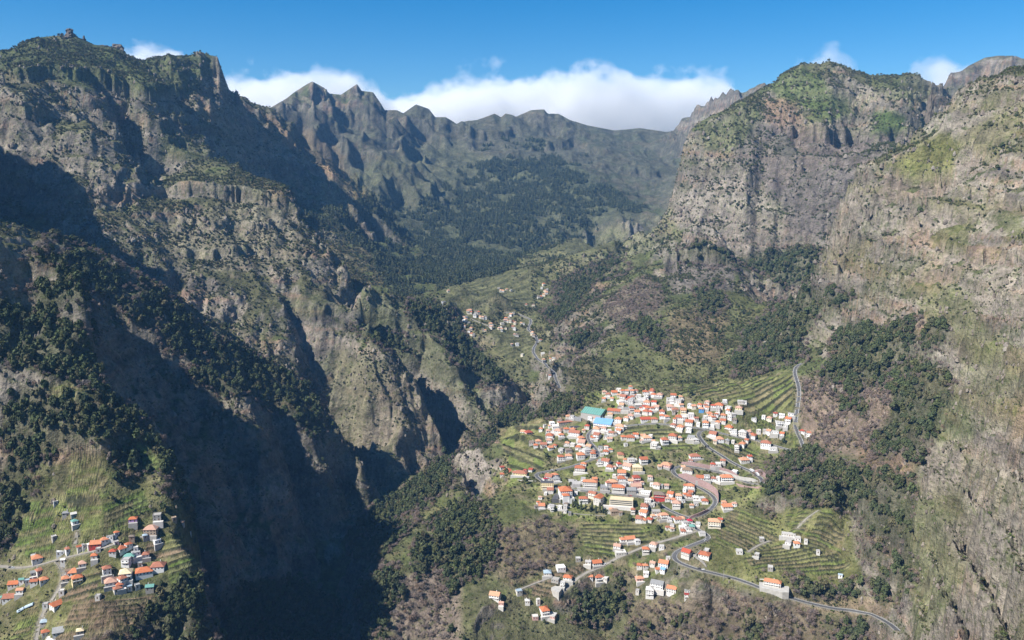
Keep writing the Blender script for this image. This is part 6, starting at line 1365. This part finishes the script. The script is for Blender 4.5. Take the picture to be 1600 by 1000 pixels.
def car(u, v, col, label, road=None, bus=False, side=1.5):
    if road: Q = ROAD_LINES[road]; x, y, z = GF.hit(u, v); i = int(np.argmin(np.hypot(Q[:, 0] - x, Q[:, 1] - y))); i = min(max(i, 1), len(Q) - 2); t = Q[i + 1] - Q[i - 1]; t /= np.linalg.norm(t[:2]); x, y, z = Q[i, 0] + t[1] * side, Q[i, 1] - t[0] * side, Q[i, 2] + 0.06; yaw = math.atan2(t[1], t[0])
    else: x, y, z = GF.hit(u, v); z += 0.15; yaw = rb.uniform(0, 3)
    root = bpy.data.objects.new('bus' if bus else 'parked_car', None); S.collection.objects.link(root); root.location = (x, y, z); root.rotation_euler[2] = yaw
    if bus:
        child('body', prism('body', BUS_P, 1.25), root, mat=CARM[col]); child('window_band', box_me('window_band', -4.6, 4.6, -1.27, 1.27, 1.5, 2.35), root, mat=M_GLASS); wx = (-3.2, 3.2)
    else: child('body', prism('body', BODY_P, .88), root, mat=CARM[col]); child('cabin', prism('cabin', CAB_P, .76), root, mat=M_GLASS); child('car_roof', box_me('car_roof', -1.45, .4, -.74, .74, 1.455, 1.5), root, mat=CARM[col]); wx = (-1.35, 1.35)
    for a in wx:
        for s_ in (-1, 1): w_ = child('wheel', WHEEL, root, (a, s_ * (1.15 if bus else .85), .33)); w_.scale = (1.3,) * 3 if bus else (1,) * 3
    tag(root, label, 'bus' if bus else 'car', 'vehicles on the roads and yards')
car(1172, 737, 'white', 'white bus on the upper road just before the right hairpin', 'hairpins', True, 2.0); car(1182, 743, 'white', 'second white bus behind the first, nearest the right hairpin', 'hairpins', True, 2.0)
car(862, 735, 'white', 'white car on the street left of the two orange-roofed yellow houses', 'village'); car(905, 766, 'white', 'white car parked in front of the town hall', 'village', side=2.6); car(914, 768, 'silver', 'silver car on the main street behind the chapel', 'village', side=-2)
car(955, 771, 'dark', 'dark car on the main street by the civic building', 'village', side=2.2); car(985, 775, 'red', 'red car behind the flat-roofed school', 'village', side=2.2); car(1034, 792, 'blue', 'blue car on the street curving below the pink wall', 'village')
car(1105, 697, 'dark', 'dark car driving down from the upper hairpin junction', 'hairpins'); car(1104, 846, 'silver', 'silver car on the valley road near the grass island', 'valley'); car(1098, 893, 'white', 'white car parked right of the red and white house', 'valley', side=3.0)
car(1091, 889, 'dark', 'dark car parked behind the red and white house', 'valley', side=3.0); car(1094, 821, 'white', 'white car at the lowest street junction', 'valley'); car(14, 888, 'dark', 'dark car on the hamlet road nearest the left picture edge', 'hamlet'); car(20, 889, 'silver', 'silver car right behind the dark car on the hamlet road', 'hamlet')
car(96, 924, 'white', 'white car parked beside the ploughed brown hamlet plots'); car(869, 927, 'silver', 'silver car in the turning yard at the lane end'); car(945, 882, 'white', 'white car in the crook of the lane', 'lower_lane', side=0.5)
car(940, 664, 'white', 'white car in front of the blue-roofed hall', 'village', side=2); car(1150, 683, 'silver', 'silver car on the upper road past the junction', 'upper')
# greenhouse tunnels of the hamlet
def tunnel(u0, v0, u1, v1, label):
    a = GF.hit(u0, v0); b_ = GF.hit(u1, v1); L_ = math.hypot(b_[0] - a[0], b_[1] - a[1]); n = 8; vs = []; r_ = 2.2
    for xx in (0, L_): vs += [(xx, r_ * math.cos(math.pi * i / n), r_ * math.sin(math.pi * i / n) * 0.9) for i in range(n + 1)]
    me = pydata('greenhouse', vs, [(i, i + 1, n + 2 + i, n + 1 + i) for i in range(n)] + [tuple(range(n + 1)), tuple(range(2 * n + 1, n, -1))])
    o = add_obj('greenhouse', me, mat_c('plastic_sheet', (0.42, 0.52, 0.60), 0.8, 0.4)); o.location = (a[0], a[1], min(a[2], b_[2]) - 0.4 + abs(a[2] - b_[2]) * 0); o.rotation_euler = (0, -math.atan2(b_[2] - a[2], L_), math.atan2(b_[1] - a[1], b_[0] - a[0])); o.location[2] = a[2] - 0.2; tag(o, label, 'greenhouse')
tunnel(28, 956, 40, 949, 'left half of the long bluish plastic greenhouse at lower left'); tunnel(40, 949, 54, 943, 'right half of the long bluish plastic greenhouse at lower left')
# ------------------------------------------------------------------ rock towers
def rock(name, px, r_m, w, h, label, seed, squash=0.8, lean=0.0, sides=14, lay=9):
    th, t = bearing(*px); x, y, z = r_m * math.sin(th), r_m * math.cos(th), CAM_Z + t * r_m; rg = np.random.RandomState(seed); vs = []; fs = []
    ph = rg.rand(sides) * 0.35
    for k in range(lay + 1):
        f = k / lay; rad = w / 2 * (1.1 - 0.62 * f ** 1.5 + 0.05 * rg.randn())
        for i in range(sides): a = 6.2832 * i / sides; q = rad * (0.78 + ph[i] + 0.13 * rg.randn()); vs.append((q * math.cos(a) + lean * f * w, q * math.sin(a) * squash, -h * 0.35 + 1.35 * h * f + 0.02 * h * rg.randn()))
    for k in range(lay):
        for i in range(sides): fs.append((k * sides + i, k * sides + (i + 1) % sides, (k + 1) * sides + (i + 1) % sides, (k + 1) * sides + i))
    fs.append(tuple(lay * sides + i for i in range(sides))); o = add_obj(name, pydata(name, vs, fs), M_ROCK); o.location = (x, y, z); tag(o, label, 'rock'); return o
M_ROCK = mat_c('tower_rock', (0.15, 0.125, 0.10), 0.6, 0.05)
for n_ in M_ROCK.node_tree.nodes:
    if n_.type == 'TEX_NOISE': n_.inputs['Detail'].default_value = 8
rock('rock_tower', (109,56), 3090, 30, 22, 'blocky rock tower standing on the highest left summit', 3, 0.9)
rock('rock_needle', (131,66), 3090, 11, 20, 'small pointed rock needle right of the summit tower', 5, 0.9, 0.1)
rock('rock_crag', (160,83), 3150, 85, 24, 'broad dark crag on the skyline right of the rock needle', 8, 0.6, 0, 18, 8); rock('rock_crag', (184,85), 3200, 60, 32, 'rounder dark crag, the right one of the two skyline crags', 9, 0.6, 0, 18, 8)
rock('rock_pinnacle', (1452,185), 2500, 20, 60, 'narrow grey pinnacle in the notch of the right skyline', 15, 0.8)

# ------------------------------------------------------------------ air and clouds
def vol_box(name, x0, x1, y0, y1, z0, z1, mat):
    o = add_obj(name, box_me(name, x0, x1, y0, y1, z0, z1), mat); o['kind'] = 'stuff'; return o
zmin, zmax = float(Zf.min()), float(Zf.max())
m = bpy.data.materials.new('air'); m.use_nodes = True; nt = m.node_tree; nt.nodes.remove(nt.nodes['Principled BSDF'])
pv = nt.nodes.new('ShaderNodeVolumePrincipled'); pv.inputs['Color'].default_value = (0.24, 0.53, 1.0, 1); pv.inputs['Density'].default_value = 3.4e-5; pv.inputs['Anisotropy'].default_value = 0.0
nt.links.new(pv.outputs[0], nt.nodes['Material Output'].inputs['Volume'])
HY = float(Yf.max()) + 15
hz = vol_box('haze', float(Xf.min()) - 20, float(Xf.max()) + 20, -150, HY, zmin - 1.5, max(zmax + 60, CAM_Z + 200), m); hz['label'] = 'thin blue haze filling the valley'
def cloud(name, x0, x1, y0, y1, z0, z1, dens, seed, label, sc=1.0, cut=0.5, power=1.0, slant=0.0):
    o = add_obj(name, box_me(name, -1, 1, -1, 1, -1, 1), []); o.location = ((x0 + x1) / 2, (y0 + y1) / 2, (z0 + z1) / 2); hx, hy, hz_ = (x1 - x0) / 2, (y1 - y0) / 2, (z1 - z0) / 2; o.scale = (hx, hy, hz_)
    m = bpy.data.materials.new('vapour'); m.use_nodes = True; nt = m.node_tree; nt.nodes.remove(nt.nodes['Principled BSDF']); L = nt.links.new
    tc = nt.nodes.new('ShaderNodeTexCoord'); g = nt.nodes.new('ShaderNodeNewGeometry')
    def M(op, a, b_=None, c=None):
        n = nt.nodes.new('ShaderNodeMath'); n.operation = op
        for i_, q in enumerate((a, b_, c)):
            if q is None: continue
            if isinstance(q, (int, float)): n.inputs[i_].default_value = q
            else: L(q, n.inputs[i_])
        return n.outputs[0]
    sep = nt.nodes.new('ShaderNodeSeparateXYZ'); L(tc.outputs['Object'], sep.inputs[0])
    ad = nt.nodes.new('ShaderNodeVectorMath'); ad.operation = 'ADD'; ad.inputs[1].default_value = (seed * 913.0, seed * 411.0, 0); L(g.outputs['Position'], ad.inputs[0])
    mp = nt.nodes.new('ShaderNodeMapping'); mp.inputs['Rotation'].default_value = (0, R(-22), 0); mp.inputs['Scale'].default_value = (1, 1, 1.25); L(ad.outputs[0], mp.inputs[0])
    n1_ = nt.nodes.new('ShaderNodeTexNoise'); n1_.inputs['Scale'].default_value = 0.0013 * sc; n1_.inputs['Detail'].default_value = 2; L(mp.outputs[0], n1_.inputs['Vector'])
    n2_ = nt.nodes.new('ShaderNodeTexNoise'); n2_.inputs['Scale'].default_value = 0.0055 * sc; n2_.inputs['Detail'].default_value = 6; n2_.inputs['Roughness'].default_value = 0.62; L(mp.outputs[0], n2_.inputs['Vector'])
    ex = M('SUBTRACT', 1.0, M('POWER', M('ABSOLUTE', sep.outputs[0]), 4.0)); ey = M('SUBTRACT', 1.0, M('POWER', M('ABSOLUTE', sep.outputs[1]), 2.0))
    zz = M('MULTIPLY_ADD', sep.outputs[2], 0.5, 0.5)                # 0 bottom .. 1 top
    body = M('SUBTRACT', M('ADD', M('MULTIPLY', n1_.outputs[0], 1.9), M('MULTIPLY', n2_.outputs[0], 0.75)), M('MULTIPLY', zz, 1.15))
    env = M('MULTIPLY', M('MULTIPLY', ex, ey), M('MINIMUM', M('MULTIPLY', zz, 5.0), 1.0))
    d = M('MULTIPLY', M('SUBTRACT', M('MULTIPLY', body, M('POWER', M('MAXIMUM', env, 0.0), 0.4)), cut), 6.0)
    d = M('MINIMUM', M('MAXIMUM', d, 0.0), 1.0); d = M('POWER', d, power); dn = M('MULTIPLY', d, dens)
    pv = nt.nodes.new('ShaderNodeVolumePrincipled'); pv.inputs['Color'].default_value = (1, 1, 1, 1); pv.inputs['Anisotropy'].default_value = 0.0; L(dn, pv.inputs['Density']); L(pv.outputs[0], nt.nodes['Material Output'].inputs['Volume'])
    o.data.materials.append(m); o['kind'] = 'stuff'; o['label'] = label; return o
CY0 = HY + 40
cloud('cloud', -3000, 2800, CY0, CY0 + 800, 1400, 2235, 0.007, 7, 'white cloud bank lying along the far ridge', 1.0, 0.44)
cloud('cloud', 1900, 5400, CY0, CY0 + 900, 1700, 2330, 0.0035, 4, 'thin cloud behind the right summits', 1.0, 0.6)
cloud('cloud', -3600, -2700, CY0, CY0 + 700, 2000, 2420, 0.006, 5, 'small puff of cloud over the left notch', 1.4, 0.66)
S.cycles.volume_step_rate = 1.0; S.cycles.volume_max_steps = 256; S.cycles.volume_bounces = 3
print('done', time.time() - T_0)
